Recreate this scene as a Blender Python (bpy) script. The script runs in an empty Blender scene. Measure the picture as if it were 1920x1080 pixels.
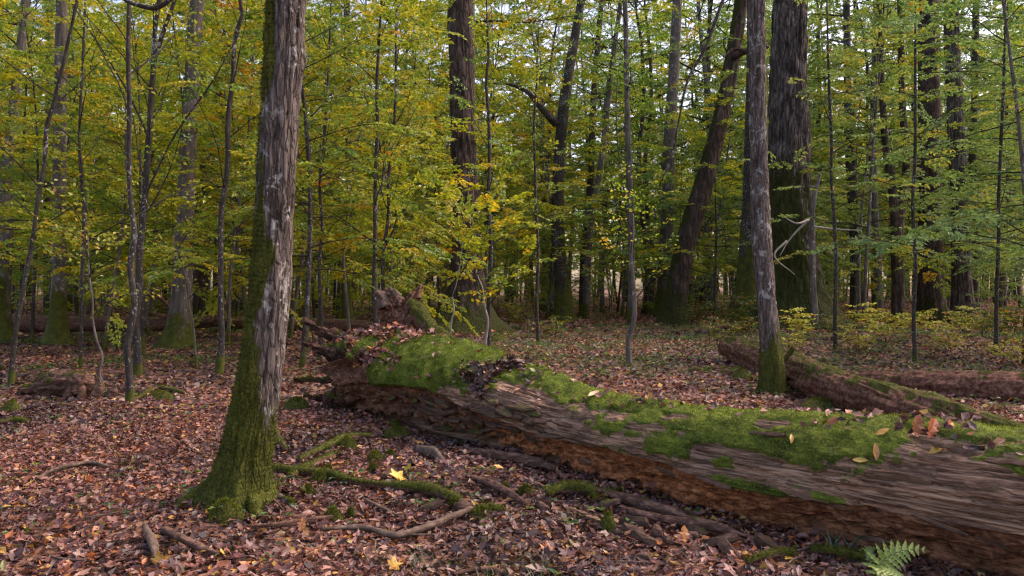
import bpy, math, random
import numpy as np
from mathutils import Vector, Matrix
from mathutils.bvhtree import BVHTree

# ------------------------------------------------------------------ camera, sky, light, exposure
S = bpy.context.scene
COL = S.collection
F_PX, CAM_H, HOR = 1493.0, 1.45, 540.0
cam_d = bpy.data.cameras.new("camera")
cam_d.sensor_width = 36.0
cam_d.lens = 36.0 * F_PX / 1920.0
cam_d.clip_start, cam_d.clip_end = 0.05, 3000.0
cam = bpy.data.objects.new("camera", cam_d)
COL.objects.link(cam)
cam.location = (0, 0, CAM_H)
cam.rotation_euler = (math.radians(90), 0, 0)
S.camera = cam

SUN_EL, SUN_AZ = math.radians(48), math.radians(72)      # azimuth clockwise from +Y (view direction)
world = bpy.data.worlds.new("World")
S.world = world
world.use_nodes = True
wn = world.node_tree
wn.nodes.clear()
sky = wn.nodes.new("ShaderNodeTexSky")
sky.sky_type = 'NISHITA'
sky.sun_disc = False
sky.sun_elevation = SUN_EL
sky.sun_rotation = SUN_AZ
sky.air_density, sky.dust_density, sky.ozone_density = 1.0, 3.0, 1.5
bg = wn.nodes.new("ShaderNodeBackground")
bg.inputs['Strength'].default_value = 0.15
wo = wn.nodes.new("ShaderNodeOutputWorld")
wn.links.new(sky.outputs[0], bg.inputs[0])
wn.links.new(bg.outputs[0], wo.inputs[0])

sun_d = bpy.data.lights.new("sun", 'SUN')
sun_d.energy = 1.1
sun_d.angle = math.radians(24)
sun_d.color = (1.0, 0.95, 0.86)
sun = bpy.data.objects.new("sun", sun_d)
COL.objects.link(sun)
sv = Vector((math.sin(SUN_AZ) * math.cos(SUN_EL), math.cos(SUN_AZ) * math.cos(SUN_EL), math.sin(SUN_EL)))
sun.rotation_euler = sv.to_track_quat('Z', 'Y').to_euler()
sun.location = (20, 20, 40)

S.view_settings.view_transform = 'Standard'
S.view_settings.look = 'None'
S.view_settings.gamma = 1.0
S.view_settings.use_curve_mapping = False
S.view_settings.exposure = 1.38
if hasattr(S.view_settings, "use_white_balance"):
    S.view_settings.use_white_balance = True
    S.view_settings.white_balance_temperature = 7900
    S.view_settings.white_balance_tint = 23
S.render.engine = 'CYCLES'
cy = S.cycles
cy.max_bounces, cy.diffuse_bounces, cy.glossy_bounces = 7, 4, 1
cy.transmission_bounces, cy.transparent_max_bounces = 5, 4
cy.caustics_reflective = cy.caustics_refractive = False
cy.use_denoising = True
cy.use_adaptive_sampling = True
cy.adaptive_threshold = 0.02
cy.pixel_filter_type = 'BLACKMAN_HARRIS'
cy.filter_width = 1.3

rng = np.random.default_rng(11)
R = random.Random(5)

# ------------------------------------------------------------------ numeric helpers
def _h(i, j, k, s):
    n = (i * 374761393 + j * 668265263 + k * 2147483647 + s * 1274126177) & 0xFFFFFFFF
    n = ((n ^ (n >> 13)) * 1274126177) & 0xFFFFFFFF
    n = (n ^ (n >> 16)) & 0xFFFFFFFF
    n = (n * 2246822519) & 0xFFFFFFFF
    return ((n ^ (n >> 15)) & 0xFFFFFF) / float(0xFFFFFF)

def vn(p, seed=0):
    p = np.asarray(p, dtype=np.float64)
    i = np.floor(p).astype(np.int64)
    f = p - i
    f = f * f * f * (f * (f * 6 - 15) + 10)
    x, y, z = i[..., 0], i[..., 1], i[..., 2]
    fx, fy, fz = f[..., 0], f[..., 1], f[..., 2]
    def L(a, b, t): return a + (b - a) * t
    c = [[[_h(x + a, y + b, z + d, seed) for d in (0, 1)] for b in (0, 1)] for a in (0, 1)]
    return L(L(L(c[0][0][0], c[1][0][0], fx), L(c[0][1][0], c[1][1][0], fx), fy),
             L(L(c[0][0][1], c[1][0][1], fx), L(c[0][1][1], c[1][1][1], fx), fy), fz)

def fbm(p, seed=0, oct=4, gain=0.5):
    p = np.asarray(p, dtype=np.float64)
    a, t, s = 1.0, 0.0, 0.0
    for o in range(oct):
        t = t + a * vn(p * (2.03 ** o) + 17.3 * o, seed + o)
        s += a
        a *= gain
    return t / s

def ss(a, b, x):
    t = np.clip((np.asarray(x, dtype=np.float64) - a) / (b - a), 0, 1)
    return t * t * (3 - 2 * t)

def nrm(v):
    return v / np.maximum(np.linalg.norm(v, axis=-1, keepdims=True), 1e-9)

def terrain(x, y):
    x = np.asarray(x, dtype=np.float64); y = np.asarray(y, dtype=np.float64)
    z0 = np.zeros_like(x)
    d = np.hypot(x, y)
    h = 0.10 * (fbm(np.stack([x / 2.2, y / 2.2, z0], -1), 3, 3) - 0.5)
    h = h + 0.30 * (fbm(np.stack([x / 8, y / 8, z0], -1), 5, 2) - 0.5) * ss(6, 14, d)
    h = h + 1.1 * (fbm(np.stack([x / 30, y / 30, z0 + 4], -1), 9, 2) - 0.5) * ss(24, 60, d)
    h = h + 0.40 * np.exp(-((x - 8.9) ** 2 + (y - 25) ** 2) / 9.0)
    h = h + 0.30 * np.exp(-((x - 9.5) ** 2 / 14 + (y - 19) ** 2 / 10))
    h = h + 0.14 * np.exp(-((x + 1.9) ** 2 / 0.8 + (y - 5.15) ** 2 / 0.6)) * 0.5
    return h

def tz(x, y):
    return float(terrain(np.array([x]), np.array([y]))[0])

def P(px, py, d):
    """world point seen at photograph position (px, py) at depth d"""
    return np.array([(px - 960.0) / F_PX * d, d, CAM_H - (py - HOR) / F_PX * d])

def G(px, py):
    """ground point at photograph position, from the camera height"""
    d = F_PX * CAM_H / (py - HOR)
    x = (px - 960.0) / F_PX * d
    return np.array([x, d, tz(x, d)])

# ------------------------------------------------------------------ mesh / object helpers
def make_mesh(name, V, faces, mats, midx=None, smooth=True, cols=None, attrs=None):
    me = bpy.data.meshes.new(name)
    V = np.asarray(V, dtype=np.float32)
    me.vertices.add(len(V))
    me.vertices.foreach_set("co", V.ravel())
    fl = [np.asarray(f, dtype=np.int32) for f in faces if len(f)]
    counts = np.concatenate([np.full(len(f), f.shape[1], dtype=np.int32) for f in fl])
    idx = np.concatenate([f.ravel() for f in fl])
    me.loops.add(len(idx))
    me.loops.foreach_set("vertex_index", idx)
    me.polygons.add(len(counts))
    st = np.zeros(len(counts), dtype=np.int32)
    st[1:] = np.cumsum(counts)[:-1]
    me.polygons.foreach_set("loop_start", st)
    for m in (mats if isinstance(mats, (list, tuple)) else [mats]):
        me.materials.append(m)
    if midx is not None:
        me.polygons.foreach_set("material_index", np.asarray(midx, dtype=np.int32))
    me.polygons.foreach_set("use_smooth", np.full(len(counts), bool(smooth)))
    if cols is not None:
        c = np.ones((len(V), 4), dtype=np.float32)
        c[:, :3] = cols
        a = me.attributes.new("tint", 'FLOAT_COLOR', 'POINT')
        a.data.foreach_set("color", c.ravel())
    for k, v in (attrs or {}).items():
        a = me.attributes.new(k, 'FLOAT', 'POINT')
        a.data.foreach_set("value", np.asarray(v, dtype=np.float32).ravel())
    me.update(calc_edges=True)
    return me

def link(name, me, parent=None, loc=None, kind=None):
    o = bpy.data.objects.new(name, me)
    COL.objects.link(o)
    if parent is not None: o.parent = parent
    if loc is not None: o.location = Vector([float(c) for c in loc])
    if kind: o["kind"] = kind
    return o

def tag(o, label=None, cat=None, group=None, kind=None):
    if label: o["label"] = label
    if cat: o["category"] = cat
    if group: o["group"] = group
    if kind: o["kind"] = kind
    return o

def thing(name, loc, label, cat, group=None, rz=0.0):
    o = bpy.data.objects.new(name, None)
    COL.objects.link(o)
    o.empty_display_size = 0.2
    o.location = Vector([float(c) for c in loc])
    o.rotation_euler = (0, 0, rz)
    return tag(o, label, cat, group)

class Geo:
    """collects triangles and quads with a tint and a material slot per face"""
    def __init__(s):
        s.V, s.T, s.Q, s.C, s.mt, s.mq, s.n = [], [], [], [], [], [], 0
    def add(s, V, T=None, Q=None, C=(1, 1, 1), m=0):
        V = np.asarray(V, dtype=np.float64).reshape(-1, 3)
        if T is not None and len(T):
            T = np.asarray(T).reshape(-1, 3); s.T.append(T + s.n); s.mt.append(np.full(len(T), m))
        if Q is not None and len(Q):
            Q = np.asarray(Q).reshape(-1, 4); s.Q.append(Q + s.n); s.mq.append(np.full(len(Q), m))
        C = np.asarray(C, dtype=np.float64)
        s.C.append(np.broadcast_to(C, V.shape) if C.ndim == 1 else C)
        s.V.append(V); s.n += len(V)
    def mesh(s, name, mats, smooth=False):
        fs, mi = [], []
        if s.T: fs.append(np.concatenate(s.T)); mi += s.mt
        if s.Q: fs.append(np.concatenate(s.Q)); mi += s.mq
        return make_mesh(name, np.concatenate(s.V), fs, mats, np.concatenate(mi), smooth, np.concatenate(s.C))

def add_segments(g, p0, p1, r0, r1, k=3, C=(1, 1, 1), m=1):
    """many straight tapered twigs at once"""
    p0, p1 = np.atleast_2d(p0), np.atleast_2d(p1)
    r0, r1 = np.broadcast_to(r0, len(p0)), np.broadcast_to(r1, len(p0))
    d = nrm(p1 - p0)
    ref = np.where(np.abs(d[:, 2:3]) > 0.9, np.array([[1.0, 0, 0]]), np.array([[0, 0, 1.0]]))
    u = nrm(np.cross(d, ref)); w = np.cross(d, u)
    a = np.arange(k) * 2 * np.pi / k
    ring = np.cos(a)[None, :, None] * u[:, None, :] + np.sin(a)[None, :, None] * w[:, None, :]
    A = p0[:, None, :] + ring * r0[:, None, None]
    B = p1[:, None, :] + ring * r1[:, None, None]
    V = np.concatenate([A, B], 1).reshape(-1, 3)
    q = np.array([[i, (i + 1) % k, k + (i + 1) % k, k + i] for i in range(k)])
    Q = (q[None] + (np.arange(len(p0)) * 2 * k)[:, None, None]).reshape(-1, 4)
    g.add(V, Q=Q, C=C, m=m)

def add_leaves(g, pos, D, N, L, W, C, fold=0.15, m=0):
    """folded rhombic leaves: 4 vertices, 2 triangles each"""
    n = len(pos)
    D = nrm(D); Sd = nrm(np.cross(N, D)); N = np.cross(D, Sd)
    L = np.broadcast_to(L, n)[:, None]; W = np.broadcast_to(W, n)[:, None]
    fo = (fold * W) * np.ones((n, 1))
    v0 = pos
    v1 = pos + D * L * 0.42 + Sd * W * 0.5 + N * fo
    v2 = pos + D * L - N * L * 0.08
    v3 = pos + D * L * 0.42 - Sd * W * 0.5 + N * fo
    V = np.stack([v0, v1, v2, v3], 1).reshape(-1, 3)
    t = np.array([[0, 1, 2], [0, 2, 3]])
    T = (t[None] + (np.arange(n) * 4)[:, None, None]).reshape(-1, 3)
    g.add(V, T=T, C=np.repeat(C, 4, axis=0), m=m)

def add_tufts(g, pos, N, L, W, C, spread=0.7, m=0, droop=0.0):
    """single-triangle moss blades"""
    n = len(pos)
    d = nrm(nrm(N) + rng.normal(0, spread, (n, 3)) * 0.6 + np.array([0, 0, -droop]))
    s = nrm(np.cross(d, rng.normal(0, 1, (n, 3))))
    L = np.broadcast_to(L, n)[:, None]; W = np.broadcast_to(W, n)[:, None]
    base = pos - d * 0.003
    V = np.stack([base - s * W * .5, base + s * W * .5, base + d * L], 1).reshape(-1, 3)
    g.add(V, T=np.arange(3 * n).reshape(-1, 3), C=np.repeat(C, 3, axis=0), m=m)

def catmull(pts, vals, n):
    pts = np.asarray(pts, float); vals = np.asarray(vals, float)
    e = np.concatenate([[2 * pts[0] - pts[1]], pts, [2 * pts[-1] - pts[-2]]])
    ev = np.concatenate([[vals[0]], vals, [vals[-1]]])
    m = len(pts) - 1
    seg = np.linalg.norm(np.diff(pts, axis=0), axis=1)
    cum = np.concatenate([[0], np.cumsum(seg)])
    s = np.linspace(0, cum[-1], n)
    k = np.clip(np.searchsorted(cum, s, side='right') - 1, 0, m - 1)
    t = ((s - cum[k]) / seg[k])
    tan = np.gradient(pts, cum, axis=0)
    t_, L_ = t[:, None], seg[k][:, None]
    h = (2 * t_ ** 3 - 3 * t_ ** 2 + 1) * pts[k] + (t_ ** 3 - 2 * t_ ** 2 + t_) * L_ * tan[k] + (3 * t_ ** 2 - 2 * t_ ** 3) * pts[k + 1] + (t_ ** 3 - t_ ** 2) * L_ * tan[k + 1]
    return h, ev[k + 1] * (1 - t) + ev[k + 2] * t, s

def tube(pts, radii, nu=12, nv=40, rough=0.0, freq=20.0, stretch=6.0, seed=1, lobes=0.0, flare=None,
         moss=None, cap=True, ridge=0.0, rfreq=30.0, knots=None):
    """organic swept limb or trunk.  Returns V, faces, attrs, normals (all local to the given points)."""
    C, r, s = catmull(pts, radii, nv)
    T = nrm(np.gradient(C, axis=0))
    u = np.zeros_like(T)
    ref = np.array([1.0, 0, 0]) if abs(T[0, 2]) > 0.6 else np.array([0, 0, 1.0])
    u[0] = nrm(np.cross(T[0], ref))
    for i in range(1, nv):
        w = u[i - 1] - T[i] * np.dot(u[i - 1], T[i])
        u[i] = w / np.linalg.norm(w)
    w = np.cross(T, u)
    a = np.arange(nu) * 2 * np.pi / nu
    ring = np.cos(a)[None, :, None] * u[:, None, :] + np.sin(a)[None, :, None] * w[:, None, :]
    rr = r[:, None] * np.ones((1, nu))
    cyl = np.stack([np.cos(a)[None] * rr, np.sin(a)[None] * rr, s[:, None] * np.ones((1, nu))], -1)
    if lobes:
        rr = rr * (1 + lobes * (fbm(np.stack([np.cos(a)[None] * 1.3 + 0 * rr, np.sin(a)[None] * 1.3 + 0 * rr, s[:, None] * 0.9 + 0 * rr], -1), seed + 40, 2) - 0.5) * 2)
    if flare:
        fa, fh, ks = flare          # amount, height, list of (angle, power, strength)
        e = np.exp(-np.maximum(s, 0) / fh)[:, None]
        world = ring[..., 0:2]
        ang = np.arctan2(world[..., 1], world[..., 0])
        root = 0.35 * np.ones_like(rr)
        for (ka, kp, kst) in ks:
            root = root + kst * np.maximum(0, np.cos(ang - ka)) ** kp
        rr = rr + fa * e * root
    if ridge:
        q = cyl * np.array([rfreq, rfreq, rfreq / stretch])
        q = q + 1.2 * (fbm(cyl * np.array([rfreq, rfreq, rfreq / 3]) * 0.35, seed + 9, 2)[..., None] - 0.5)
        n1 = 1 - np.abs(2 * vn(q, seed) - 1)
        n2 = 1 - np.abs(2 * vn(q * 2.1, seed + 1) - 1)
        rr = rr - ridge * (n1 ** 3 + 0.45 * n2 ** 3)
    if rough:
        rr = rr + rough * (fbm(cyl * np.array([freq, freq, freq / stretch]), seed + 3, 4) - 0.5) * 2
    if knots:
        for (ks_, ka, kr, kh) in knots:
            ang = np.arctan2(ring[..., 1], ring[..., 0])
            da = (ang - ka + np.pi) % (2 * np.pi) - np.pi
            dist2 = (da * rr / kr) ** 2 + ((s[:, None] - ks_) / (kr * 1.3)) ** 2
            rr = rr + kh * np.exp(-dist2) - 0.8 * kh * np.exp(-dist2 * 6)
    V = C[:, None, :] + ring * rr[..., None]
    nrmls = ring
    idx = np.arange(nv * nu).reshape(nv, nu)
    Q = np.stack([idx[:-1, :], np.roll(idx[:-1, :], -1, 1), np.roll(idx[1:, :], -1, 1), idx[1:, :]], -1).reshape(-1, 4)
    mo = np.zeros((nv, nu)) if moss is None else moss(V, ring, s[:, None] * np.ones((1, nu)))
    V = V + ring * (mo * 0.008)[..., None]
    Vf = V.reshape(-1, 3); mof = mo.ravel(); nf = nrmls.reshape(-1, 3)
    faces = [Q]
    if cap:
        c0, c1 = len(Vf), len(Vf) + 1
        Vf = np.concatenate([Vf, [C[0] + T[0] * -0.0, C[-1] + T[-1] * r[-1] * 0.6]])
        mof = np.concatenate([mof, [0, 0]]); nf = np.concatenate([nf, -T[:1], T[-1:]])
        j = np.arange(nu)
        faces.append(np.stack([np.full(nu, c0), np.roll(idx[0], -1), idx[0]], -1))
        faces.append(np.stack([np.full(nu, c1), idx[-1], np.roll(idx[-1], -1)], -1))
    return Vf, faces, {"moss": mof}, nf

def moss_on(V, nf, mof, count, L=(0.008, 0.02), W=0.003, thr=0.35, seed=0, spread=0.8):
    """moss blades where the moss attribute is high"""
    g = Geo()
    w = np.where(mof > thr, mof, 0)
    if w.sum() <= 0: return None
    i = rng.choice(len(V), size=count, p=w / w.sum())
    p = V[i] + rng.normal(0, 0.006, (count, 3))
    g1 = rng.random(count)
    pal = np.array([[0.070, 0.092, 0.015], [0.145, 0.165, 0.026], [0.035, 0.045, 0.012], [0.20, 0.20, 0.05]])
    big = ss(.35, .65, fbm(V[i] * 9, seed + 77, 3))[:, None]
    c = pal[rng.choice(4, count, p=[.4, .25, .25, .1])] * (0.45 + 0.5 * g1[:, None] + .6 * big)
    add_tufts(g, p, nf[i] * 0.8 + np.array([0, 0, 0.35]), rng.uniform(L[0], L[1], count), W, c, spread)
    return g
# ------------------------------------------------------------------ materials
class NT:
    def __init__(s, name):
        s.m = bpy.data.materials.new(name); s.m.use_nodes = True
        s.t = s.m.node_tree; s.t.nodes.clear()
        s.out = s.t.nodes.new("ShaderNodeOutputMaterial")
    def n(s, typ, **kw):
        x = s.t.nodes.new(typ)
        for k, v in kw.items():
            if k.startswith("i_"):
                key = k[2:]
                x.inputs[int(key) if key.isdigit() else key.replace("_", " ")].default_value = v
            else: setattr(x, k, v)
        return x
    def l(s, a, b): s.t.links.new(a, b)
    def coords(s, scale, warp=None):
        tc = s.n("ShaderNodeTexCoord")
        mp = s.n("ShaderNodeMapping"); mp.inputs['Scale'].default_value = scale
        s.l(tc.outputs['Object'], mp.inputs[0]); return mp.outputs[0]
    def noise(s, vec, scale=5, detail=4, rough=0.6, dist=0.0):
        x = s.n("ShaderNodeTexNoise"); s.l(vec, x.inputs['Vector'])
        x.inputs['Scale'].default_value = scale; x.inputs['Detail'].default_value = detail
        x.inputs['Roughness'].default_value = rough; x.inputs['Distortion'].default_value = dist
        return x.outputs[0]
    def ramp(s, fac, stops):
        x = s.n("ShaderNodeValToRGB"); s.l(fac, x.inputs[0])
        e = x.color_ramp.elements
        while len(e) < len(stops): e.new(0.5)
        for el, (p, c) in zip(e, stops):
            el.position = p; el.color = (c[0], c[1], c[2], 1) if hasattr(c, '__len__') else (c, c, c, 1)
        return x.outputs[0]
    def mix(s, fac, a, b, typ='MIX'):
        x = s.n("ShaderNodeMix"); x.data_type = 'RGBA'; x.blend_type = typ
        for v, i in ((fac, 0), (a, 6), (b, 7)):
            if hasattr(v, 'is_output'): s.l(v, x.inputs[i])
            else: x.inputs[i].default_value = v if not hasattr(v, '__len__') else (v[0], v[1], v[2], 1)
        return x.outputs[2]
    def math(s, op, a, b=0.0, clamp=False):
        x = s.n("ShaderNodeMath"); x.operation = op; x.use_clamp = clamp
        for v, i in ((a, 0), (b, 1)):
            if hasattr(v, 'is_output'): s.l(v, x.inputs[i])
            else: x.inputs[i].default_value = v
        return x.outputs[0]
    def attr(s, name, out='Fac'):
        x = s.n("ShaderNodeAttribute"); x.attribute_name = name; return x.outputs[out]
    def bump(s, h, strength=0.5, dist=0.01):
        x = s.n("ShaderNodeBump"); s.l(h, x.inputs['Height'])
        x.inputs['Strength'].default_value = strength; x.inputs['Distance'].default_value = dist
        return x.outputs[0]
    def finish(s, col, normal=None, rough=0.85, spec=0.25):
        b = s.n("ShaderNodeBsdfPrincipled")
        if hasattr(col, 'is_output'): s.l(col, b.inputs['Base Color'])
        else: b.inputs['Base Color'].default_value = (*col, 1)
        if hasattr(rough, 'is_output'): s.l(rough, b.inputs['Roughness'])
        else: b.inputs['Roughness'].default_value = rough
        b.inputs['Specular IOR Level'].default_value = spec
        if normal is not None: s.l(normal, b.inputs['Normal'])
        s.l(b.outputs[0], s.out.inputs[0]); return s.m

MOSS_D, MOSS_L = (0.020, 0.026, 0.008), (0.115, 0.125, 0.022)

def bark(name, dark, mid, light, lichen=0.0, ramp=(.30, .5, .68), lichen_col=(0.46, 0.46, 0.44), vs=7.0, scale=22, bump=0.7, lich_scale=9.0, mossl=None, fis=0):
    n = NT(name)
    v = n.coords((1, 1, 1.0 / vs))
    iso = n.coords((1, 1, 1))
    a = n.noise(v, scale, 5, 0.65)
    b = n.noise(iso, 2.2, 3, 0.5)
    f = n.math('ADD', n.math('MULTIPLY', a, 0.7), n.math('MULTIPLY', b, 0.3))
    col = n.ramp(f, [(ramp[0], dark), (ramp[1], mid), (ramp[2], light)])
    fh = None
    if fis:
        fv = n.n("ShaderNodeVectorMath"); fv.operation = 'ADD'
        wob = n.n("ShaderNodeTexNoise"); n.l(n.coords((1, 1, .5)), wob.inputs['Vector']); wob.inputs['Scale'].default_value = fis * .5; wob.inputs['Detail'].default_value = 3
        sc = n.n("ShaderNodeVectorMath"); sc.operation = 'SCALE'; sc.inputs['Scale'].default_value = 1.3 / fis
        n.l(wob.outputs[1], sc.inputs[0]); n.l(n.coords((1, 1, .2)), fv.inputs[0]); n.l(sc.outputs[0], fv.inputs[1])
        vo = n.n("ShaderNodeTexVoronoi"); vo.feature = 'DISTANCE_TO_EDGE'; n.l(fv.outputs[0], vo.inputs['Vector']); vo.inputs['Scale'].default_value = fis
        fh = n.ramp(vo.outputs['Distance'], [(0.0, 0), (0.16, 1)])
        col = n.mix(n.math('MULTIPLY', n.math('SUBTRACT', 1.0, fh), .55), col, tuple(c * .7 for c in dark))
    if lichen > 0:
        q = n.coords((1, 1, 0.8))
        lf = n.noise(q, lich_scale, 7, 0.72, 0.3)
        lf2 = n.noise(iso, 1.7, 2, 0.5)
        lm = n.ramp(n.math('ADD', lf, n.math('MULTIPLY', lf2, 0.35)), [(0.79 - lichen * .25, 0), (0.83 - lichen * .25, 1)])
        fine = n.noise(iso, 60, 3, 0.6)
        lc = n.mix(n.ramp(fine, [(0.35, 0), (0.7, 1)]), tuple(c * 0.6 for c in lichen_col), lichen_col)
        col = n.mix(n.math('MULTIPLY', lm, 0.85), col, lc)
    mo = n.attr("moss")
    mn = n.noise(iso, 26, 4, 0.65)
    mn2 = n.noise(iso, 6, 4, 0.6)
    mf = n.ramp(n.math('ADD', mo, n.math('ADD', n.math('MULTIPLY', n.math('SUBTRACT', mn, 0.5), 1.6), n.math('MULTIPLY', n.math('SUBTRACT', mn2, 0.5), 1.0))), [(0.42, 0), (0.66, 1)])
    mc = n.mix(n.ramp(n.math('ADD', n.math('MULTIPLY', n.noise(iso, 70, 4, 0.75), .6), n.math('MULTIPLY', n.noise(iso, 7, 3, 0.6), .4)), [(.36, 0), (.64, 1)]), MOSS_D, mossl or MOSS_L)
    col = n.mix(mf, col, mc)
    h = n.math('ADD', a, n.math('MULTIPLY', n.noise(iso, 120, 3, 0.7), 0.35))
    if fh is not None: h = n.math('ADD', h, n.math('MULTIPLY', fh, .9))
    return n.finish(col, n.bump(h, bump, 0.012 if not fis or fis > 14 else .04), 0.9, 0.2)

M = {}
M['bark_grey'] = bark('grey_lichen_bark', (0.036, 0.028, 0.024), (0.125, 0.100, 0.090), (0.24, 0.205, 0.19), lichen=0.17, vs=10, scale=30, bump=1.0, lich_scale=9, ramp=(.38, .50, .64), fis=26)
M['bark_hornbeam'] = bark('smooth_grey_bark', (0.045, 0.037, 0.032), (0.115, 0.097, 0.088), (0.20, 0.175, 0.16), lichen=0.12, vs=6, scale=14)
M['bark_oak'] = bark('furrowed_brown_bark', (0.022, 0.017, 0.014), (0.095, 0.076, 0.067), (0.22, 0.19, 0.172), lichen=0.0, vs=7, scale=13, bump=1.0, ramp=(.38, .5, .62), fis=7, mossl=(.055, .062, .014))
M['bark_pine'] = bark('reddish_dark_bark', (0.028, 0.020, 0.016), (0.080, 0.056, 0.047), (0.16, 0.118, 0.10), mossl=(.055, .062, .014), fis=8, ramp=(.36, .5, .64), vs=5, scale=9)
M['bark_far'] = bark('pale_brightened_distant_bark', (0.07, 0.058, 0.05), (0.17, 0.145, 0.13), (0.29, 0.255, 0.235), vs=5, scale=12)  # pale far stems, their colour also lightened to brighten the dark distance
M['bark_dark'] = bark('dark_slender_bark', (0.016, 0.013, 0.011), (0.042, 0.036, 0.031), (0.09, 0.078, 0.070), lichen=0.13, vs=3, scale=25, lich_scale=26)
M['bark_pale'] = bark('pale_sapling_bark', (0.14, 0.12, 0.10), (0.27, 0.24, 0.21), (0.42, 0.39, 0.35), vs=4, scale=20)
M['bark_stick'] = bark('weathered_stick_bark', (0.035, 0.023, 0.018), (0.11, 0.075, 0.058), (0.22, 0.165, 0.13), lichen=0.0, vs=1, scale=18)

def leaf_mat(name, trans=0.52, gloss=0.06, vary=0.25, rough=0.45):
    n = NT(name)
    tint = n.attr("tint", 'Color')
    oi = n.n("ShaderNodeObjectInfo")
    hv = n.n("ShaderNodeHueSaturation")
    n.l(n.math('ADD', 0.5 - vary * .06, n.math('MULTIPLY', oi.outputs['Random'], vary * .12)), hv.inputs['Hue'])
    hv.inputs['Saturation'].default_value = 1.14 if vary else 1.0
    n.l(n.math('ADD', 1 - vary * .6, n.math('MULTIPLY', oi.outputs['Random'], vary * 1.2)), hv.inputs['Value'])
    n.l(tint, hv.inputs['Color'])
    c = hv.outputs[0]
    d = n.n("ShaderNodeBsdfDiffuse"); t = n.n("ShaderNodeBsdfTranslucent"); g = n.n("ShaderNodeBsdfGlossy")
    n.l(c, d.inputs[0]); n.l(n.mix(0.35, c, n.mix(1.0, c, (1.15, 1.1, 0.5), 'MULTIPLY')), t.inputs[0])
    g.inputs[0].default_value = (0.9, 0.95, 1, 1); g.inputs['Roughness'].default_value = rough
    m1 = n.n("ShaderNodeMixShader"); m1.inputs[0].default_value = trans
    n.l(d.outputs[0], m1.inputs[1]); n.l(t.outputs[0], m1.inputs[2])
    m2 = n.n("ShaderNodeMixShader"); m2.inputs[0].default_value = gloss
    n.l(m1.outputs[0], m2.inputs[1]); n.l(g.outputs[0], m2.inputs[2])
    n.l(m2.outputs[0], n.out.inputs[0]); return n.m

M['leaf'] = leaf_mat('living_leaf', gloss=0.035, rough=0.42)
M['litter'] = leaf_mat('dead_leaf', trans=0.15, gloss=0.05, vary=0.0, rough=0.5)
M['moss_blade'] = leaf_mat('moss_blade', trans=0.30, gloss=0.0, vary=0.0)
def twig_mat():
    n = NT('twig')
    v = n.coords((1, 1, 1))
    return n.finish(n.ramp(n.noise(v, 12, 3), [(0.35, (0.018, 0.014, 0.012)), (0.7, (0.06, 0.05, 0.044))]), None, 0.9, 0.15)
M['twig'] = twig_mat()

def ground_mat():
    n = NT('leafy_forest_floor')
    v = n.coords((1, 1, 1))
    vo = n.n("ShaderNodeTexVoronoi"); n.l(v, vo.inputs['Vector']); vo.inputs['Scale'].default_value = 17
    vo.inputs['Randomness'].default_value = 1.0
    sp = n.n("ShaderNodeSeparateColor"); n.l(vo.outputs['Color'], sp.inputs[0])
    leafc = n.ramp(sp.outputs[0], [(0.0, (0.05, 0.024, 0.018)), (0.3, (0.17, 0.080, 0.058)), (0.6, (0.30, 0.15, 0.10)), (0.85, (0.40, 0.23, 0.16)), (1.0, (0.44, 0.18, 0.05))])
    big = n.noise(v, 0.22, 4, 0.6)
    soil = n.mix(n.noise(v, 9, 4), (0.03, 0.020, 0.016), (0.085, 0.05, 0.040))
    col = n.mix(n.ramp(n.noise(v, 3.0, 4), [(0.35, 0), (0.6, 1)]), soil, leafc)
    gr = n.ramp(n.math('MULTIPLY', big, n.noise(v, 2.2, 5, 0.7)), [(0.27, 0), (0.36, 1)])
    col = n.mix(n.math('MULTIPLY', gr, 0.6), col, n.mix(n.noise(v, 20, 3), (0.03, 0.05, 0.012), (0.09, 0.11, 0.03)))
    h = n.math('ADD', sp.outputs[1], n.noise(v, 30, 3))
    return n.finish(col, n.bump(h, 0.6, 0.03), 0.9, 0.2)
M['ground'] = ground_mat()

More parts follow.
